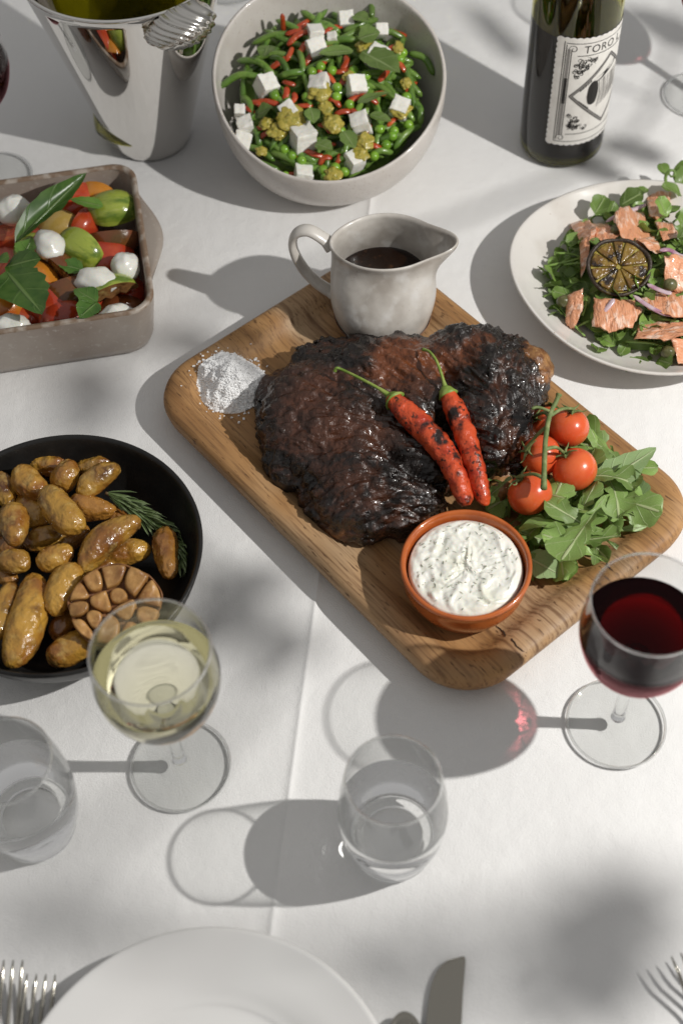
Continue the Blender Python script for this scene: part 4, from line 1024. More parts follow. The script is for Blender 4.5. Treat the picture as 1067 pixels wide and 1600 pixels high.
fork(P(65, 1522, .012), dirpx((65, 1522), (52, 1600)), 'steel fork next to the plate rim, inner one of the pair at left', .012, .92)
fork(P(1070, 1486, .020), dirpx((1058, 1496), (1090, 1560)), 'steel fork whose tines just enter at the lower right edge', .020)
kn = thing('knife', 'table knife with its rounded blade tip pointing away, right of the plate', 'knife', P(715, 1560))
K0, K1 = P(712, 1497, .003), P(705, 1650, .003); ka = math.atan2(*(K0-K1)[:2][::-1]); kx = np.array([cos(ka), sin(ka), 0]); ky = np.array([-sin(ka), cos(ka), 0])
edge = [(.000, .0095), (-.0006, .0050), (-.004, -.0015), (-.012, -.0065), (-.025, -.0092), (-.05, -.0102), (-.10, -.0100), (-.105, -.006)]
back = [(.0, .0095), (.0008, .0105), (-.002, .0115), (-.012, .0112), (-.025, .0108), (-.05, .0105), (-.10, .009), (-.105, .006)]
e, b = spl(edge, 5), spl(back, 5); V, Fc = [], []; tipc = P(722, 1496, .003)
for q, p in zip(e, b):
    m_ = (q+p)/2
    for (s, t, z) in ((q[0], q[1], .0022), (m_[0], m_[1], .0030), (p[0], p[1], .0032), (m_[0], m_[1], .0012)): V.append(tipc+kx*s-ky*(t-.0095)+np.array([0, 0, z-.003]))
for i in range(len(e)-1):
    for j in range(4): Fc.append((i*4+j, i*4+(j+1) % 4, (i+1)*4+(j+1) % 4, (i+1)*4+j))
put('blade', V, Fc, M['steel'], kn, sharp=30)
hq = [tipc-kx*s+np.array([0, 0, z]) for s, z in ((.100, .0005), (.12, .002), (.16, .003), (.21, .003))]; V, Fc = tube(spl(hq, 5), np.linspace(.005, .009, 16), 14, flat=.4); put('handle', V, Fc, M['steel'], kn)
# spoon: bowl rim and hollow
spn = thing('spoon', 'steel spoon with only its rounded tip showing between plate and knife', 'spoon', P(631, 1590)); c0 = P(631, 1581, .006)+[.0, -.0225, 0]; V, Fc = [], []
for ly, (s, z) in enumerate(((1, .006), (.97, .0068), (.8, .0035), (.5, .0012), (.15, .0004), (.15, -.0006), (.5, .0001), (.8, .0022), (.98, .0052))):
    for k in range(36): a = 2*pi*k/36; V.append(c0+[.0118*s*cos(a), .0225*s*sin(a), z-.0045])
for i in range(8):
    for k in range(36): Fc.append((i*36+k, i*36+(k+1) % 36, (i+1)*36+(k+1) % 36, (i+1)*36+k))
for k in range(36): Fc.append((8*36+k, 8*36+(k+1) % 36, (k+1) % 36, k))
put('bowl', V, Fc, M['steel'], spn)
hq = [c0+[0, -.0215, .002], c0+[0, -.035, .006], c0+[0, -.07, .007], c0+[0, -.12, .0]]; V, Fc = tube(spl(hq, 5), np.interp(np.linspace(0, 1, 16), [0, .2, 1], [.004, .0025, .007]), 12, flat=.35); put('handle', V, Fc, M['steel'], spn)
# ---------------------------------------------------------------- tomato salad in the dish
def tm(name, col, layers=(), **k): M[name] = mat(name, col, k.get('rough', .2), layers=layers, bumps=[(90, .0008, 3)], coat=.5, sss=.1, var=.1)
tm('red_tomato', (.40, .040, .014), [(70, (.50, .085, .025), .45, .7, 3)]); tm('brown_tomato', (.17, .050, .016), [(50, (.11, .055, .014), .42, .66, 3), (90, (.26, .085, .02), .6, .8, 3)])
tm('orange_tomato', (.52, .20, .022), [(60, (.50, .12, .018), .5, .75, 3)]); tm('yellow_tomato', (.40, .27, .07), [(60, (.30, .16, .03), .5, .75, 3)])
M['green_tomato'] = mat('green_zebra_tomato', (.30, .36, .05), .2, layers=[(60, (.11, .18, .02), .50, .62, 4), (150, (.38, .42, .10), .6, .75, 3)], stretch=(.45, 1.6, 1.6), bumps=[(90, .0005, 3)], coat=.5, sss=.1)
M['flesh_red'] = mat('tomato_flesh', (.46, .075, .03), .18, layers=[(120, (.56, .22, .08), .52, .7, 3), (60, (.36, .04, .015), .5, .7, 2)], bumps=[(200, .001, 3)], coat=.6)
M['flesh_brown'] = mat('brown_tomato_flesh', (.30, .15, .055), .18, layers=[(110, (.13, .06, .02), .48, .66, 3), (90, (.42, .30, .11), .58, .7, 2)], bumps=[(200, .001, 3)], coat=.6)
M['mozz'] = mat('mozzarella', (.76, .755, .70), .26, layers=[(60, (.70, .69, .62), .45, .7, 3)], bumps=[(90, .0008, 3)], coat=.4, sss=.25)
M['basil'] = leafmat('basil_leaf', (.045, .115, .016), (.085, .17, .030), (.15, .24, .07), .3, 9, .15); M['basil_light'] = leafmat('basil_leaf_light', (.10, .22, .03), (.15, .28, .05), (.25, .36, .12), .35, 9, .2)
S2 = sphere(28, 18)
def wedge(r, open_, lump, seed, m_skin, m_flesh, lng=1.25):
    """slice of an oval tomato: skin patch with two cut faces; open_ = angle of the slice"""
    V, Fc = [], []; n, k_ = 16, 12
    for i in range(n+1):
        t = pi*i/n; x = -cos(t)*r*lng; s = sin(t)
        for k in range(k_+1):
            a = -open_/2+open_*k/k_; rr_ = r*s*(1+lump*noise.noise(Vector((x*60+seed, a*1.3, seed))))
            V.append((x, rr_*sin(a), rr_*cos(a)))
    ax = len(V)
    for i in range(n+1):
        t = pi*i/n; V.append((-cos(t)*r*lng*.96, .002*sin(i*1.3+seed)*sin(t), .0015*sin(i*2.1)*sin(t)))
    for i in range(n):
        for k in range(k_): a = i*(k_+1)+k; Fc.append((a, a+1, a+k_+2, a+k_+1))
    ns = len(Fc)
    for i in range(n):
        a = i*(k_+1); Fc.append((a, a+k_+1, ax+i+1, ax+i)); b = a+k_; Fc.append((b+k_+1, b, ax+i, ax+i+1))
    m = mesh('tomato_wedge', V, Fc, m_skin, sharp=40); m.materials.append(m_flesh)
    for j in range(ns, len(Fc)): m.polygons[j].material_index = 1
    return m
KK = .2718; DG = 'tomato pieces in the taupe dish'
def dpx(x, y, z): return P(x*KK, 230+y*KK, z)
pcs = [  # x, y, z, r, opening, ang, roll, material, label ; long axis at image angle
 (655, 372, .047, .0185, 3.0, 4, .0, 'green_tomato', 'flesh_brown', 'striped green tomato half at the back right corner of the dish'),
 (480, 588, .050, .0190, 2.0, -38, .75, 'green_tomato', 'flesh_brown', 'striped green tomato wedge with pointed end in the middle of the dish'),
 (640, 862, .048, .0190, 2.1, 24, -.75, 'green_tomato', 'flesh_brown', 'striped green tomato wedge at the front right of the dish'),
 (645, 512, .048, .0200, 3.14, 4, pi-1.0, 'brown_tomato', 'flesh_brown', 'halved brown tomato with cut face up beside the green half'),
 (430, 335, .040, .0205, 2.2, 25, .9, 'red_tomato', 'flesh_red', 'red tomato wedge under the long basil leaf'),
 (560, 295, .042, .0160, 2.1, -14, .8, 'orange_tomato', 'flesh_red', 'orange tomato wedge at the back wall of the dish'),
 (340, 458, .042, .0150, 3.0, 0, .1, 'yellow_tomato', 'flesh_brown', 'pale yellow tomato half behind the middle mozzarella'),
 (90, 470, .046, .0195, 3.0, 10, pi-.35, 'red_tomato', 'flesh_red', 'sliced red tomato with seeds showing beneath the back mozzarella'),
 (475, 445, .044, .0135, 2.0, 60, .9, 'red_tomato', 'flesh_red', 'small bright red tomato wedge beside the brown half'),
 (610, 660, .038, .0205, 2.3, 10, .6, 'red_tomato', 'flesh_red', 'red tomato half under the right mozzarella'),
 (330, 745, .046, .0200, 1.9, -45, -.9, 'brown_tomato', 'flesh_brown', 'brown tomato wedge between basil and mozzarella'),
 (215, 785, .044, .0185, 2.1, -50, -.8, 'orange_tomato', 'flesh_red', 'orange tomato wedge behind the large basil leaf'),
 (385, 860, .044, .0190, 2.0, 25, .9, 'brown_tomato', 'flesh_brown', 'dark brown tomato wedge near the front of the dish'),
 (305, 905, .042, .0185, 2.2, -30, .7, 'red_tomato', 'flesh_red', 'red tomato wedge touching the large basil leaf'),
 (370, 985, .040, .0165, 2.8, 4, .1, 'red_tomato', 'flesh_red', 'red tomato wedge against the front wall of the dish'),
 (735, 860, .028, .0150, 2.8, 60, .1, 'red_tomato', 'flesh_red', 'shaded dark red tomato wedge in the front right corner'),
 (755, 590, .032, .0150, 3.0, 40, pi, 'yellow_tomato', 'flesh_brown', 'pale tomato half in the shade of the right wall'),
 (40, 605, .042, .0165, 3.0, 0, pi+.3, 'red_tomato', 'flesh_red', 'sliced red tomato with a dark core at the left edge'),
 (175, 590, .042, .0130, 2.5, 60, .2, 'green_tomato', 'flesh_brown', 'small striped green tomato wedge left of the middle mozzarella'),
 (20, 930, .040, .0160, 2.8, 20, .2, 'orange_tomato', 'flesh_red', 'orange tomato wedge at the left edge by the large basil leaf'),
 (560, 760, .028, .0180, 2.8, 70, .2, 'brown_tomato', 'flesh_brown', 'brown tomato wedge hidden under the oval mozzarella'),
 (250, 520, .030, .0180, 2.8, -20, .2, 'red_tomato', 'flesh_red', 'red tomato wedge deep under the basil at the back'),
 (130, 760, .030, .0180, 2.8, 10, .2, 'red_tomato', 'flesh_red', 'red tomato wedge deep under the basil at left'),
 (480, 930, .030, .0170, 2.8, 30, .2, 'red_tomato', 'flesh_red', 'red tomato wedge under the front basil sprig'),
 (660, 780, .026, .0180, 2.8, -20, .2, 'red_tomato', 'flesh_red', 'red tomato wedge beneath the right mozzarella pieces'),
 (700, 960, .026, .0170, 2.8, 0, .2, 'brown_tomato', 'flesh_brown', 'brown tomato wedge in the front corner under the mozzarella'),
 (60, 860, .026, .0180, 2.8, 0, .2, 'brown_tomato', 'flesh_brown', 'brown tomato wedge under the large basil leaf'),
 (180, 980, .028, .0180, 2.8, 0, .2, 'red_tomato', 'flesh_red', 'red tomato wedge by the front wall under the basil'),
 (50, 350, .030, .0180, 2.8, 0, .2, 'brown_tomato', 'flesh_brown', 'brown tomato wedge under the back mozzarella')]
for i, (x, y, z, r, op, a, ro, ms_, mf, lab_) in enumerate(pcs):
    o = obj('tomato_wedge', wedge(r, op, .05, i, M[ms_], M[mf], 1.25), loc=dpx(x, y, z-.008), M=rotz(radians(a)) @ Matrix.Rotation(ro, 4, 'X')); tag(o, lab_, 'tomato piece', DG)
def pebble(r, seed, am=.12):
    V = np.array([v*np.array(r)*(1+am*noise.noise(Vector(v*1.6)+Vector((seed, 0, 0)))+am*.3*noise.noise(Vector(v*4)+Vector((seed, 3, 0)))) for v in S2[0]]); return V, S2[1]
for (x, y, z, r, a, lab_) in ((80, 362, .052, (.0125, .0115, .011), 0, 'round mozzarella ball at the back left of the dish'), (285, 568, .056, (.0150, .0105, .010), -62, 'oval mozzarella ball in the middle of the dish'), (556, 768, .053, (.0155, .0098, .0095), -8, 'elongated mozzarella ball at the front right of the dish'),
                          (722, 690, .048, (.0105, .0110, .010), 0, 'mozzarella ball close to the right wall of the dish'), (675, 972, .040, (.0130, .008, .009), 8, 'mozzarella ball half hidden by the front rim of the dish'), (70, 1035, .044, (.0130, .010, .010), 0, 'mozzarella ball at the front left edge of the dish')):
    V, Fc = pebble(np.array(r)*1.14, x, .16); tag(obj('mozzarella', mesh('mozzarella', V, Fc, M['mozz']), loc=dpx(x, y, z), M=rotz(radians(a))), lab_, 'mozzarella', 'mozzarella balls in the tomato salad')
def basil(a, b, W_, z0, z1, bend, fold, twist, m, seed, lab_, name='basil_leaf', cat='basil leaf', fx=dpx):
    p, q = fx(*a, z0), fx(*b, z1); Ln = np.linalg.norm(q-p); V, Fc, uv = leaf(Ln, W_, 'oval', 16, bend, fold, twist, .022, seed)
    o = obj(name, mesh(name, V, Fc, m, uv=uv), loc=p, M=basis(q-p, (0, 0, 1))); return tag(o, lab_, cat)
basil((90, 552), (515, 192), .022, .056, .062, .10, .9, .6, M['basil'], 1, 'long folded dark basil leaf leaning on the back of the dish')
basil((595, 340), (412, 335), .014, .056, .055, .25, .2, .2, M['basil_light'], 2, 'small bright basil leaf beside the orange tomato')
basil((30, 690), (255, 690), .028, .056, .056, .35, -.2, .4, M['basil'], 3, 'curled basil leaf above the large one at left')
basil((40, 715), (270, 1040), .041, .058, .052, .25, .18, -.1, M['basil'], 4, 'largest dark basil leaf at the front left of the dish')
basil((480, 705), (335, 690), .017, .052, .052, .2, .2, .1, M['basil'], 5, 'basil leaf tucked under the oval mozzarella')
basil((560, 890), (440, 850), .018, .056, .052, .3, .3, .3, M['basil'], 6, 'basil leaf at the front, upper one of the small sprig')
basil((560, 890), (470, 1010), .020, .056, .052, .3, .3, -.3, M['basil'], 7, 'basil leaf at the front, lower one of the small sprig')
basil((130, 640), (200, 545), .020, .054, .056, .3, .3, -.3, M['basil_light'], 8, 'light green basil leaf standing left of the middle mozzarella')
basil((-30, 660), (60, 690), .020, .054, .056, .3, .3, -.3, M['basil_light'], 9, 'light green basil leaf at the left edge')

# ---------------------------------------------------------------- bean salad
M['bean'] = mat('green_bean', (.095, .19, .028), .28, layers=[(40, (.19, .30, .06), .42, .68, 3), (200, (.04, .10, .012), .58, .75, 3)], bumps=[(160, .0006, 2)], coat=.35, var=.3)
M['pea'] = mat('green_pea', (.20, .38, .035), .25, layers=[(120, (.13, .28, .02), .45, .7, 2)], coat=.4, var=.15, sss=.1)
M['pepper'] = mat('red_pepper_strip', (.40, .050, .014), .26, layers=[(120, (.52, .10, .025), .48, .7, 3)], bumps=[(220, .0008, 3)], coat=.4, var=.2)
M['feta'] = mat('white_feta', (.80, .785, .73), .6, layers=[(150, (.70, .68, .60), .5, .75, 4)], bumps=[(260, .0008, 4)], sss=.15, var=.03)
M['pesto'] = mat('mustard_green_dressing', (.42, .34, .055), .35, layers=[(300, (.26, .24, .035), .45, .66, 3), (500, (.56, .46, .14), .58, .7, 2)], bumps=[(400, .0007, 3)], coat=.5)
M['mint'] = leafmat('mint_leaf', (.13, .21, .045), (.19, .28, .075), (.27, .36, .14), .4, 10, .2)
SN = np.array([0, -sin(TAU), cos(TAU)]); SC0 = RIMC-SN*.022
def spx(x, y, lift=0.): return PP(300+x*.3936, y*.3936, SC0+SN*lift, SN)
def mound(p):  # distance from the bowl axis in the rim plane
    d = p-SC0; d = d-SN*(d@SN); r = np.linalg.norm(d)/.082; return .012*(1-r*r)
def sp_(x, y, lift=0.):
    p = spx(x, y); h = mound(p); return spx(x, y, h+lift)
BG = 'green beans in the slanted salad bowl'
def bean(p, q, lab_='glossy green bean in the tangle of the bean salad', sag=.004, r=.0031):
    m_ = (p+q)/2+SN*sag+np.cross(q-p, SN)*rng.uniform(-.15, .15); pts = spl([p, m_, q], 7); n = len(pts)
    V, Fc = tube(pts, np.interp(np.linspace(0, 1, n), [0, .06, .15, .85, .95, 1], [r*.35, r*.8, r, r*.95, r*.7, r*.15]), 9); return V, Fc
exb = [((105, 350), (285, 310)), ((195, 625), (350, 678)), ((285, 555), (425, 672)), ((305, 228), (385, 295)), ((700, -10), (712, 75)), ((850, 268), (912, 385)), ((800, 592), (912, 498)), ((640, 62), (760, 130)), ((180, 240), (330, 300)), ((470, 90), (590, 130)), ((420, 200), (440, 300)), ((550, 160), (680, 165)), ((200, 380), (240, 480)), ((230, 490), (270, 590)), ((430, 655), (300, 600)),
       ((720, 135), (850, 160)), ((860, 210), (960, 300)), ((740, 560), (850, 545)), ((560, 640), (680, 590)), ((350, 300), (450, 285)), ((600, 125), (740, 75)), ((360, 600), (500, 645)), ((880, 400), (905, 500)), ((700, 620), (800, 610)), ((205, 580), (330, 640)), ((870, 300), (890, 440))]
for a, b in exb:
    V, Fc = bean(sp_(*a, .002), sp_(*b, .002)); tag(put('green_bean', V, Fc, M['bean']), {(105, 350): 'green bean sticking out farthest towards the left rim of the bowl', (195, 625): 'green bean lying along the front left rim of the bowl', (285, 555): 'green bean running into the front row of peas', (700, -10): 'green bean standing up at the back wall of the bowl', (850, 268): 'green bean curving down the right wall of the bowl', (800, 592): 'green bean along the front right wall of the bowl'}.get(a, 'glossy green bean in the tangle of the bean salad'), 'green bean', BG)
def rnd_in():
    while True:
        x, y = rng.uniform(130, 960), rng.uniform(-40, 700); p = spx(x, y); d = p-SC0; d -= SN*(d@SN)
        if np.linalg.norm(d) < .077: return x, y, p
for k in range(78):
    x, y, p = rnd_in(); a = rng.uniform(0, 6.28); e1 = np.array([1, 0, 0]); e2 = np.cross(SN, e1); l = rng.uniform(.022, .036); t = (e1*cos(a)+e2*sin(a))*l; h = SN*(mound(p)+rng.uniform(-.010, .001))
    def cl_(q):
        d = q-SC0; dn = d@SN; d = d-SN*dn; r = np.linalg.norm(d); return SC0+SN*dn+d*min(1, .080/max(r, 1e-6))
    V, Fc = bean(cl_(p-t+h), cl_(p+t+h), r=rng.uniform(.0026, .0034)); tag(put('green_bean', V, Fc, M['bean']), 'glossy green bean in the tangle of the bean salad', 'green bean', BG)
pp = []
for k in range(70):
    x, y, p = rnd_in(); a = rng.uniform(0, 6.28); t = (np.array([1, 0, 0])*cos(a)+np.cross(SN, (1, 0, 0))*sin(a))*.03; h = SN*(mound(p)-.013+rng.uniform(-.004, .002)); pp.append(bean(cl_((p-t)*.97+.03*SC0+h), cl_((p+t)*.97+.03*SC0+h), r=.0042))
dv, df = lathe([(0, -.012), (.03, -.013), (.06, -.017), (.078, -.022), (.07, -.034), (0, -.036)], 40); e2 = np.cross(SN, (1, 0, 0)); pp.append((SC0+dv[:, :1]*np.array([1, 0, 0])+dv[:, 1:2]*e2+dv[:, 2:]*SN, df))
V, Fc = join(pp); tag(put('bean_layer', V, Fc, M['bean']), 'tangle of green beans filling the slanted bowl under the top layer', 'green beans', kind='stuff')
pk = [(367, 593), (397, 618), (434, 637), (520, 675), (568, 665), (605, 682), (858, 495), (745, 512), (795, 540), (835, 210), (825, 237), (510, 265), (555, 280), (475, 285), (575, 347), (625, 415), (380, 407), (455, 385), (328, 380), (572, 385), (770, 575), (722, 620), (590, 520), (690, 300), (640, 280), (530, 700), (370, 700), (800, 520), (850, 385), (400, 500), (690, 560)]
pm = mesh('pea', S2[0]*.0044*[1, 1, .96], S2[1], M['pea'])
for (x, y) in pk: tag(obj('pea', pm, loc=sp_(x, y, .005)), 'single bright green pea in the bean salad', 'pea', 'peas in the bean salad')
def strip(p, d, Ln, w, seed):
    s = np.cross(SN, d); pts = spl([p-d*Ln*.5, p+SN*.002+s*rng.uniform(-.003, .003), p+d*Ln*.5], 5); V, Fc = tube(pts, np.interp(np.linspace(0, 1, len(pts)), [0, .15, .85, 1], [w*.5, w, w, w*.5]), 8, flat=.45, up=SN); return V, Fc
ps = [(362, 110, 90, .020), (415, 115, 25, .020), (440, 95, 30, .018), (300, 407, -8, .019), (285, 502, 5, .017), (440, 422, 5, .015), (600, 448, 10, .014), (525, 512, -35, .012), (720, 592, -15, .018), (480, 605, -20, .018), (780, 205, -10, .016), (820, 265, -40, .013), (870, 345, 40, .013), (590, 280, 10, .012), (370, 372, 80, .012), (233, 432, -40, .010), (560, 198, -5, .015), (545, 310, -45, .014), (575, 635, 70, .010), (530, 640, 30, .011), (365, 690, 5, .016), (440, 190, 60, .012), (385, 330, -15, .011), (600, 250, 75, .014), (640, 400, 30, .014), (395, 390, 70, .010), (560, 410, -30, .013), (385, 215, 65, .014), (800, 195, 20, .014), (740, 375, 10, .012), (820, 130, -20, .013), (640, 330, 10, .010), (430, 150, 30, .024), (470, 230, 50, .018), (340, 250, 35, .016), (520, 270, 65, .014), (610, 300, 60, .020), (700, 395, -25, .016), (760, 300, 50, .014), (530, 580, 10, .016), (640, 460, -60, .014), (430, 610, 25, .014), (260, 420, -30, .014), (800, 480, 40, .014), (700, 520, 70, .012), (560, 120, 20, .016), (300, 540, 15, .014)]
for i, (x, y, a, ln) in enumerate(ps):
    p = sp_(x, y, .004); q = sp_(x+10*cos(radians(a)), y-10*sin(radians(a)), .004); d = (q-p)/np.linalg.norm(q-p)
    if i == 0: d = d*.3+SN*.95
    V, Fc = strip(p+(SN*.006 if i == 0 else 0), d, ln*1.12, rng.uniform(.0020, .0029), i); tag(put('pepper_strip', V, Fc, M['pepper']), {0: 'red pepper strip standing upright at the back left of the bean salad', 6: 'broad red pepper strip in the very middle of the bean salad', 8: 'red pepper strip nearest the front right rim of the bean bowl', 3: 'red pepper strip under the left feta cube'}.get(i, 'short red pepper strip mixed in among the green beans'), 'pepper strip', 'red pepper strips in the bean salad')
def cube(sz, seed):
    bm = bmesh.new(); bmesh.ops.create_cube(bm, size=1); bmesh.ops.bevel(bm, geom=bm.edges[:], offset=.06, segments=2, affect='EDGES', profile=.6); bmesh.ops.subdivide_edges(bm, edges=[e for e in bm.edges if e.calc_length() > .3], cuts=4, use_grid_fill=True)
    V = np.array([v.co[:] for v in bm.verts]); Fc = [tuple(v.index for v in f.verts) for f in bm.faces]; bm.free()
    V = np.array([v*(1+.10*noise.noise(Vector(v*3)+Vector((seed, 0, 0)))+.06*noise.noise(Vector(v*9)+Vector((seed, 0, 0)))) for v in V])*sz; return V, Fc
fe = [(295, 340, 88, 25, 'feta cube at the left of the beans'), (492, 195, 88, 20, 'feta cube near the back, left of the mint'), (507, 342, 88, -10, 'feta cube with green dressing in the middle'), (650, 342, 86, 8, 'feta cube right of the middle, clean and white'), (440, 550, 108, 25, 'largest feta cube at the front of the bean salad'), (670, 492, 86, 5, 'feta cube near front with a dressing smear'), (825, 430, 82, -25, 'feta cube by the right wall of the bowl'), (200, 562, 80, -18, 'feta cube touching the left bowl wall, lowest of three'), (190, 440, 52, 0, 'small feta crumb at left wall, topmost of three'), (212, 500, 74, 10, 'shaded feta cube at left wall, middle of three'), (645, 640, 80, 30, 'feta cube at the front rim partly under dressing'), (440, 700, 84, 3, 'feta cube cut off by the front rim of the bowl'), (490, 135, 72, 12, 'feta cube at the back beside a smaller piece'), (558, 150, 45, 0, 'small feta piece at the back of the salad'), (735, 225, 90, -30, 'feta cube under the big mint leaf'), (610, 78, 70, 5, 'feta slab standing at the back wall'), (385, 440, 75, 30, 'feta cube covered by mustard coloured dressing'), (750, 122, 60, 0, 'feta cube at the back right')]
for i, (x, y, w, a, lab_) in enumerate(fe):
    p = sp_(x, y, .005); sz = w*.3936*.82/(F/np.dot(p-CC, CF)); V, Fc = cube(sz, i*3.1)
    o = obj('feta_cube', mesh('feta_cube', V, Fc, M['feta'], sharp=50), loc=p, M=Matrix.Rotation(TAU*.7, 4, 'X') @ rotz(radians(a)) @ Matrix.Rotation(rng.uniform(-.35, .35), 4, 'X') @ Matrix.Rotation(rng.uniform(-.35, .35), 4, 'Y')); tag(o, 'white '+lab_, 'feta cube', 'feta cubes in the bean salad')
ds = [(400, 470, 54, 'largest dollop of mustard green dressing, left of the biggest feta cube'), (340, 520, 40, 'dollop of mustard green dressing just below the largest dollop'), (558, 492, 40, 'dollop of mustard green dressing right of the biggest feta cube'), (505, 365, 44, 'mustard green dressing running down the middle feta cube'), (295, 490, 28, 'small dollop of mustard green dressing beside the dark left mint leaf'), (530, 425, 30, 'dollop of mustard green dressing under the middle feta cube'), (690, 185, 34, 'dollop of mustard green dressing behind the big mint leaf'), (830, 440, 38, 'mustard green dressing on the feta cube by the right wall'), (690, 560, 34, 'dollop of mustard green dressing below the right front feta cube'), (560, 692, 34, 'dollop of mustard green dressing at the front rim of the bowl'), (670, 610, 34, 'mustard green dressing on the front rim feta cube'), (820, 190, 24, 'dollop of mustard green dressing at the back right by the peas'), (275, 600, 22, 'smallest dollop of mustard green dressing at the front left'), (620, 300, 22, 'small mustard green dollop above the clean white feta cube'), (850, 330, 22, 'small mustard green dollop under the tip of the big mint leaf')]
for i, (x, y, w, lab_) in enumerate(ds):
    p = sp_(x, y, .0095); s = w*.3936/(F/np.dot(p-CC, CF)); V = np.array([v*np.array([s*1.05, s*.9, s*.30])*(1+.50*noise.noise(Vector(v*1.5)+Vector((i*3, 0, 0)))+.28*noise.noise(Vector(v*4)+Vector((i*3, 7, 0)))) for v in S2[0]])
    tag(obj('dressing', mesh('dressing', V, S2[1], M['pesto']), loc=p, M=Matrix.Rotation(TAU, 4, 'X') @ rotz(i)), lab_, 'dressing', 'dressing dollops on the bean salad')
def bsp(x, y, z): return sp_(x, y, z)
for i, (a, b, w, lab_) in enumerate((((672, 205), (815, 330), .030, 'largest mint leaf on the right side of the bean salad'), ((640, 200), (505, 250), .014, 'narrow mint leaf behind the middle feta'), ((470, 430), (485, 500), .014, 'upright mint leaf above the largest feta cube'), ((655, 408), (785, 398), .012, 'narrow mint leaf left of the right hand feta'), ((705, 455), (785, 500), .012, 'pointed mint leaf near the front right'), ((600, 520), (640, 600), .016, 'folded mint leaf in the front middle'), ((490, 570), (555, 612), .016, 'light mint leaf beside the largest feta cube'), ((260, 460), (330, 440), .020, 'rounded dark mint leaf at left'), ((660, 155), (745, 150), .022, 'mint leaf at the back of the salad'), ((640, 60), (700, 100), .014, 'small mint leaf near the back wall'), ((300, 180), (290, 240), .016, 'dark mint leaf at the back left'))):
    basil(a, b, w, .012, .012, .3, .25, rng.uniform(-.3, .3), M['mint'], i+20, lab_, 'mint_leaf', 'mint leaf', bsp)

# ---------------------------------------------------------------- salmon salad
M['cress'] = leafmat('watercress_leaf', (.13, .23, .040), (.22, .33, .085), (.32, .42, .17), .35, 5, .28, .4); M['cress_stem'] = mat('watercress_stem', (.19, .30, .075), .4, var=.2)
M['salmon'] = mat('hot_smoked_salmon', (.64, .30, .165), .40, layers=[(45, (.70, .44, .31), .45, .7, 3), (150, (.52, .20, .085), .55, .75, 3)], bumps=[(200, .0012, 5)], coat=.35, sss=.15, var=.06)
M['salmon'].name = 'smoked_salmon'
SALM = [mat('salmon_flesh_'+k, (.64, .30, .165), .38, layers=[(1, (.76, .52, .40), .52, .62, 2), (2.2, (.50, .185, .08), .58, .72, 3)], bumps=[(1, .0014, 2), (4, .0008, 3)], coat=.35, sss=.15, var=.08, stretch=st) for k, st in (('a', (230, 60, 80)), ('b', (60, 230, 80)), ('c', (150, 150, 80)))]
M['onion'] = mat('red_onion_slice', (.52, .40, .44), .25, layers=[(80, (.36, .16, .25), .5, .7, 2)], coat=.4, sss=.2); M['caper'] = mat('caper', (.085, .085, .030), .35, layers=[(200, (.13, .12, .05), .45, .7, 2)], bumps=[(300, .0005, 2)], coat=.3)
KS = .3875
def mpx(x, y, z): return P(700+x*KS, y*KS, z)
def sh(p): d = np.linalg.norm((p-SP)[:2])/.088; return .012+.024*max(0, 1-d*d)
def mp_(x, y, lift=0.):
    p = mpx(x, y, .03)
    for _ in range(3): p = mpx(x, y, sh(p)+lift)
    return p
cm = [];
for k in range(6): V, Fc, uv = leaf(1, 1, 'round', 8, rng.uniform(.1, .5), rng.uniform(.0, .4), rng.uniform(-.5, .5), .06, k+50); cm.append(mesh('watercress_leaf', V, Fc, M['cress'], uv=uv))
def cress(p, a, s, pitch, roll):
    o = obj('watercress_leaf', cm[int(rng.integers(6))], loc=p, M=rotz(a) @ Matrix.Rotation(-pitch, 4, 'Y') @ Matrix.Rotation(roll, 4, 'X') @ Matrix.Diagonal((s, s*rng.uniform(.55, .9), s, 1))); return tag(o, 'small rounded green watercress leaf in the salmon salad', 'watercress leaf', 'watercress leaves on the salmon plate')
nC = 0
while nC < 285:
    x, y = rng.uniform(340, 1060), rng.uniform(690, 1460); p = mp_(x, y); d = np.linalg.norm((p-SP)[:2])
    if d > .083 or (d > .072 and rng.random() < .5): continue
    nC += 1; p = mp_(x, y, rng.uniform(-.005, .004)); cress(p, rng.uniform(0, 6.28), rng.uniform(.010, .019), rng.uniform(-.4, .7), rng.uniform(-.6, .6))
pp = []
for k in range(110):
    x, y = rng.uniform(350, 1060), rng.uniform(720, 1450); p = mp_(x, y, rng.uniform(-.004, .004))
    if np.linalg.norm((p-SP)[:2]) > .080: continue
    a = rng.uniform(0, 6.28); t = np.array([cos(a), sin(a), 0])*rng.uniform(.008, .020); pp.append(tube(spl([p-t, p+[0, 0, .004]+np.cross(t, (0, 0, 1))*.2, p+t+[0, 0, rng.uniform(-.003, .003)]], 4), [.0010]*9, 6))
V, Fc = join(pp); tag(put('watercress_stems', V, Fc, M['cress_stem']), 'thin pale green watercress stems tangled through the salmon salad', 'watercress stems', kind='stuff')
V, Fc = lathe([(0, .030), (.03, .027), (.055, .020), (.072, .0135), (.070, .0125), (0, .0115)], 40, lambda a, r, z, i: (r*cos(a), r*sin(a), z+.002*sin(a*5+r*200))); tag(put('salad_bed', V+SP, Fc, M['cress_stem']), 'dense bed of watercress under the salmon on the cream plate', 'watercress', kind='stuff')
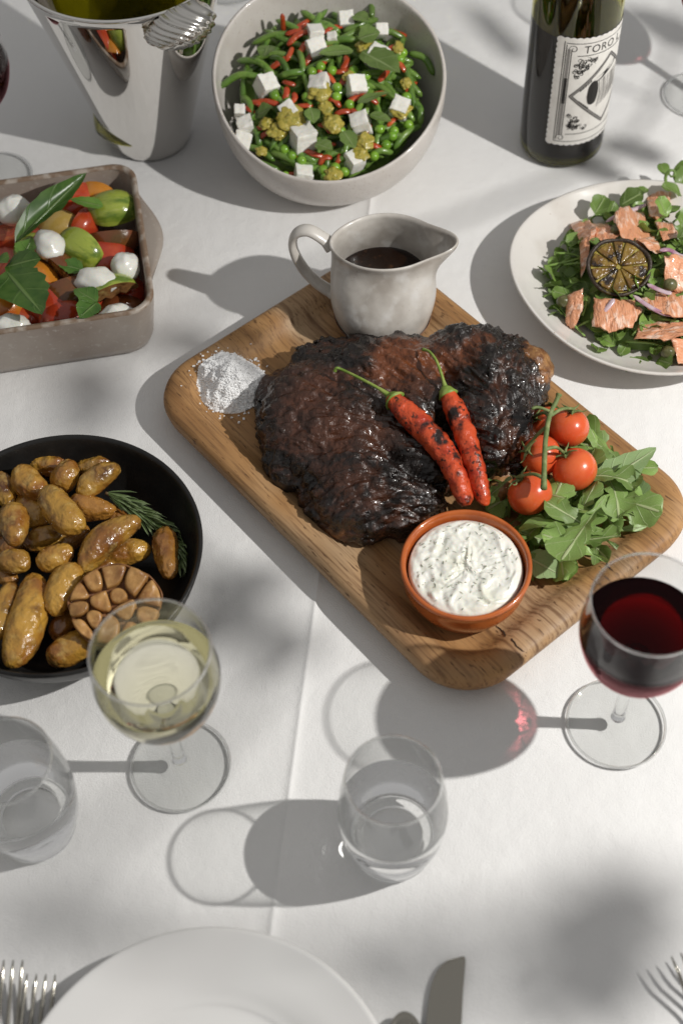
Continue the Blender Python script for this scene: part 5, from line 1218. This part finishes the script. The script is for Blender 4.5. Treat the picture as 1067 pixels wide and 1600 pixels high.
# one curling tendril sprig at the far rim
def flake(poly, z0, th, seed, lift=.010):
    """broken piece of cooked fish: ragged flat slab whose top steps down in leaves"""
    base = np.asarray(poly, float); base = base.mean(0)+(base-base.mean(0))*1.14; q = np.vstack([base, base[:1]]); pts = []
    for i in range(len(base)):
        for t in np.linspace(0, 1, 7, endpoint=False): pts.append(q[i]*(1-t)+q[i+1]*t)
    poly = np.array(pts); c = poly.mean(0); r_ = np.random.default_rng(int(seed*10)); poly = c+(poly-c)*(1+r_.normal(0, .035, (len(poly), 1)))
    V, Fc = [], []; n = len(poly); a_ = r_.uniform(0, 3.14); dv = np.array([cos(a_), sin(a_)]); tl = r_.normal(0, .00006, 2)
    for (s, h) in ((.88, -th), (1.0, -th*.2), (1.0, th*.35), (.95, th*.60), (.8, th*.66), (.62, th*.7), (.42, th*.72), (.22, th*.72), (.05, th*.72)):
        for w in poly:
            xy = c+(w-c)*s; p = mp_(xy[0], xy[1], lift+h); u = (xy@dv)/26+.9*noise.noise(Vector((xy[0]*.02, xy[1]*.02, seed)))
            st_ = (u-math.floor(u)); V.append(p+[0, 0, (-.0013*st_+.0026*noise.noise(Vector((xy[0]*.03, xy[1]*.03, seed))))*(h > 0)+float((xy-c)@tl)])
    for i in range(8):
        for k in range(n): Fc.append((i*n+k, (i+1)*n+k, (i+1)*n+(k+1) % n, i*n+(k+1) % n))
    Fc.append(tuple(range(n))); Fc.append(tuple(range(9*n-1, 8*n-1, -1)))
    return np.array(V), Fc
fl = [([(805, 780), (850, 765), (892, 785), (880, 850), (840, 885), (815, 860)], .006, 'salmon flake standing highest at the far side'), ([(500, 885), (560, 880), (590, 930), (580, 980), (530, 960)], .005, 'salmon flake behind the charred lime, left one'), ([(575, 895), (640, 900), (690, 950), (650, 975), (600, 960)], .006, 'salmon flake directly behind the charred lime'), ([(690, 870), (780, 860), (830, 930), (780, 990), (700, 960), (670, 915)], .006, 'broad salmon flake behind the lime to the right'), ([(765, 985), (830, 950), (865, 1000), (830, 1020)], .005, 'small salmon flake at the right of the lime'),
      ([(480, 1210), (535, 1190), (540, 1240), (510, 1298), (478, 1280)], .006, 'small salmon flake at the left front of the lime'), ([(600, 1215), (740, 1200), (775, 1235), (735, 1310), (650, 1342), (590, 1320)], .006, 'salmon flake in front of the lime with a pale edge'), ([(790, 1260), (860, 1245), (960, 1290), (960, 1380), (860, 1400), (765, 1375)], .007, 'large orange salmon flake at the front of the plate'), ([(870, 1070), (930, 1060), (990, 1100), (980, 1160), (880, 1140)], .007, 'salmon flake near right edge beside the caper'), ([(800, 1180), (900, 1150), (1000, 1200), (1000, 1290), (900, 1290), (820, 1250)], .006, 'salmon flake under the onion slice at right edge'), ([(900, 1390), (1000, 1370), (1010, 1450), (930, 1460)], .006, 'salmon flake lowest at the plate front'), ([(530, 980), (570, 960), (565, 1040), (540, 1090)], .005, 'thin salmon flake left of the lime'), ([(840, 900), (900, 905), (930, 950), (870, 960)], .005, 'pale salmon flake at the far right')]
for i, (poly, th, lab_) in enumerate(fl):
    V, Fc = flake(np.array(poly, float), 0, th, i*7.3); tag(put('salmon_flake', V, Fc, SALM[i % 3], sharp=75), 'pink '+lab_, 'salmon', 'salmon flakes on the watercress')
# charred lime half
LC = mp_(688, 1075, .016); ln_ = np.array([-.10, -.42, .90]); ln_ /= np.linalg.norm(ln_); LB = np.array(basis((1, .05, 0), ln_).to_3x3())
M['lime_rind'] = mat('charred_lime_rind', (.030, .018, .010), .5, layers=[(120, (.16, .12, .02), .58, .75, 3)], bumps=[(300, .0008, 3)]); M['lime_side'] = mat('lime_peel', (.30, .24, .03), .35, layers=[(90, (.14, .10, .015), .5, .7, 3)], bumps=[(500, .0006, 2)])
M['lime_flesh'] = mat('grilled_lime_flesh', (.23, .145, .024), .22, layers=[(130, (.13, .065, .010), .40, .60, 5), (110, (.016, .009, .006), .50, .58, 7)], bumps=[(260, .0012, 4)], coat=.6, var=.1)
lm = thing('lime_half', 'charred citrus half, cut face up with blackened rim on the salmon salad', 'lime half', LC)
oval = lambda a, r: (r*cos(a)*1.0, r*sin(a)*.93)
V, Fc = lathe([(0, -.017), (.012, -.016), (.021, -.010), (.0255, -.002)], 48, lambda a, r, z, i: (*oval(a, r*(1+.020*sin(3*a+1))), z)); put('peel', V@LB.T+LC, Fc, M['lime_side'], lm)
V, Fc = lathe([(.0255, -.0025), (.0264, -.0004), (.0258, .0012), (.0238, .0008), (.0228, -.0010)], 48, lambda a, r, z, i: (*oval(a, r*(1+.022*sin(3*a+1)+.012*sin(7*a))), z+.0006*sin(7*a))); put('charred_rim', V@LB.T+LC, Fc, M['lime_rind'], lm)
V, Fc = lathe([(.0236, -.0012), (.0120, -.0012), (0, -.0012)], 48, lambda a, r, z, i: (*oval(a, r), z)); put('membrane', V@LB.T+LC, Fc, M['lime_side'], lm)
ed = np.cumsum(rng.uniform(.7, 1.3, 10)); ed = np.concatenate([[0], ed])/ed[-1]*2*pi
for k in range(10): cell(sector(ed[k]+.035, ed[k+1]-.035, .0022, .0226, .93), None, LB, LC, M['lime_flesh'], 'segment', lm, .0010, -.0014, k*4.7, .985)
for (path, lab_) in (([(635, 895), (700, 860), (760, 840), (795, 825)], 'thin red onion slice at the far left of the salmon'), ([(745, 1190), (800, 1230), (870, 1265), (950, 1272)], 'curved red onion slice in front of the lime'), ([(595, 1272), (625, 1255), (650, 1230), (668, 1205)], 'short red onion slice on the front salmon flake'), ([(850, 1010), (890, 1008), (930, 1030), (960, 1035)], 'pale onion slice by the right edge'), ([(800, 1145), (840, 1165), (880, 1180), (900, 1180)], 'pale onion sliver below the lime'), ([(950, 985), (990, 1000), (1010, 1060), (980, 1090)], 'onion ring at the right edge')):
    pts = spl([mp_(x, y, .0145) for x, y in path], 8); V, Fc = tube(pts, np.interp(np.linspace(0, 1, len(pts)), [0, .1, .9, 1], [.0006, .0022, .0022, .0006]), 8, flat=.5); tag(put('onion_slice', V, Fc, M['onion']), lab_, 'onion slice')
for (x, y, lab_) in ((893, 1148, 'olive green caper on salmon by the right edge'), (680, 930, 'caper behind the charred lime'), (885, 1420, 'caper lying low at the plate front'), (465, 1215, 'caper in the leaves left of the lime')):
    V, Fc = pebble((.0058, .0050, .0052), x, .08); tag(obj('caper', mesh('caper', V, Fc, M['caper']), loc=mp_(x, y, .013)), lab_, 'caper', 'capers in the salmon salad')
# larger sprigs at the far rim
hi = [(905, 690, 0, .016), (880, 715, 2, .014), (910, 735, 1, .016), (940, 790, 3, .020), (900, 830, 4.4, .022), (935, 850, 5, .02), (880, 875, 2, .018), (920, 960, 0, .02), (940, 920, 1, .02), (590, 865, 1, .019), (720, 810, .3, .02), (690, 830, .3, .022), (930, 755, 1.2, .018)]
for i, (x, y, a, s) in enumerate(hi): cress(mp_(x, y, .016 if x > 800 else .010), a, s, .2, .2)
pts = spl([mp_(*q) for q in ((880, 760, .012), (875, 715, .020), (890, 690, .026), (908, 688, .026), (912, 705, .024), (898, 712, .022), (890, 702, .022))], 7); V, Fc = tube(pts, np.linspace(.0016, .0007, len(pts)), 7); tag(put('pea_tendril', V, Fc, M['cress_stem']), 'curled green tendril sticking up at the far rim of the salmon plate', 'tendril')

# ---------------------------------------------------------------- leafy branch added out of view, leaves set before the lamp to dapple the cloth
M['shade_branch_leaf'] = leafmat('shade_branch_leaf', (.05, .11, .02), (.08, .15, .03), (.15, .22, .07), .4, 8, .2); M['bark'] = mat('shade_branch_bark', (.10, .065, .04), .8, bumps=[(200, .001, 3)])
LP = np.array(LAMP)
br = thing('shade_branch', 'unseen leafy branch added before the lamp to cast soft dappled shade on the cloth', 'branch', (.62, .40, .42))
V, Fc, uv = leaf(1, 1, 'oval', 10, .2, .2, .2, .04, 3); blm = mesh('leaf', V, Fc, M['shade_branch_leaf'], uv=uv)
shade = [(880, 1410, .70, .015), (930, 1385, .70, .016), (985, 1380, .70, .014), (1035, 1400, .70, .015), (905, 1455, .70, .017), (960, 1440, .70, .017), (865, 1500, .70, .016), (925, 1510, .70, .017), (990, 1490, .70, .013), (885, 1560, .70, .017), (945, 1575, .70, .017), (840, 1450, .70, .012), (810, 1540, .70, .013), (830, 1590, .70, .014), (1000, 1570, .7, .012), (660, 1490, .70, .013), (610, 1550, .70, .014), (690, 1540, .70, .011), (745, 1450, .70, .010),
         (350, 965, .60, .030), (395, 930, .60, .026), (420, 1010, .6, .024), (340, 590, .6, .020), (330, 545, .6, .022), (120, 620, .62, .030), (990, 235, .5, .028), (930, 262, .5, .026), (760, 50, .55, .034), (1040, 40, .5, .036), (40, 1440, .7, .014), (170, 1440, .7, .012)]
pts_ = []
for i, (x, y, f, s) in enumerate(shade):
    g = P(x, y); p = g+(LP-g)*f; pts_.append(p); ax = LP-g; ax /= np.linalg.norm(ax); d = np.cross(ax, rng.normal(size=3)); d /= np.linalg.norm(d); n_ = ax+rng.normal(0, .35, 3)
    obj('leaf', blm, br, p-d*s*.5, basis(d, n_) @ Matrix.Diagonal((s, s*.55, s, 1)))
order = sorted(range(len(pts_)), key=lambda i: pts_[i][1]); q = np.array([pts_[i] for i in order[::3]]); V, Fc = tube(spl(q+[.02, 0, .015], 6), .0016, 8); put('twig', V, Fc, M['bark'], br)
for p in pts_:
    j = np.argmin(((V-p)**2).sum(1)); w = V[j]; v, f = tube([w, (w+p)/2+[0, 0, .006], p], [.0010, .0008, .0006], 6); put('leaf_stalk', v, f, M['bark'], br)
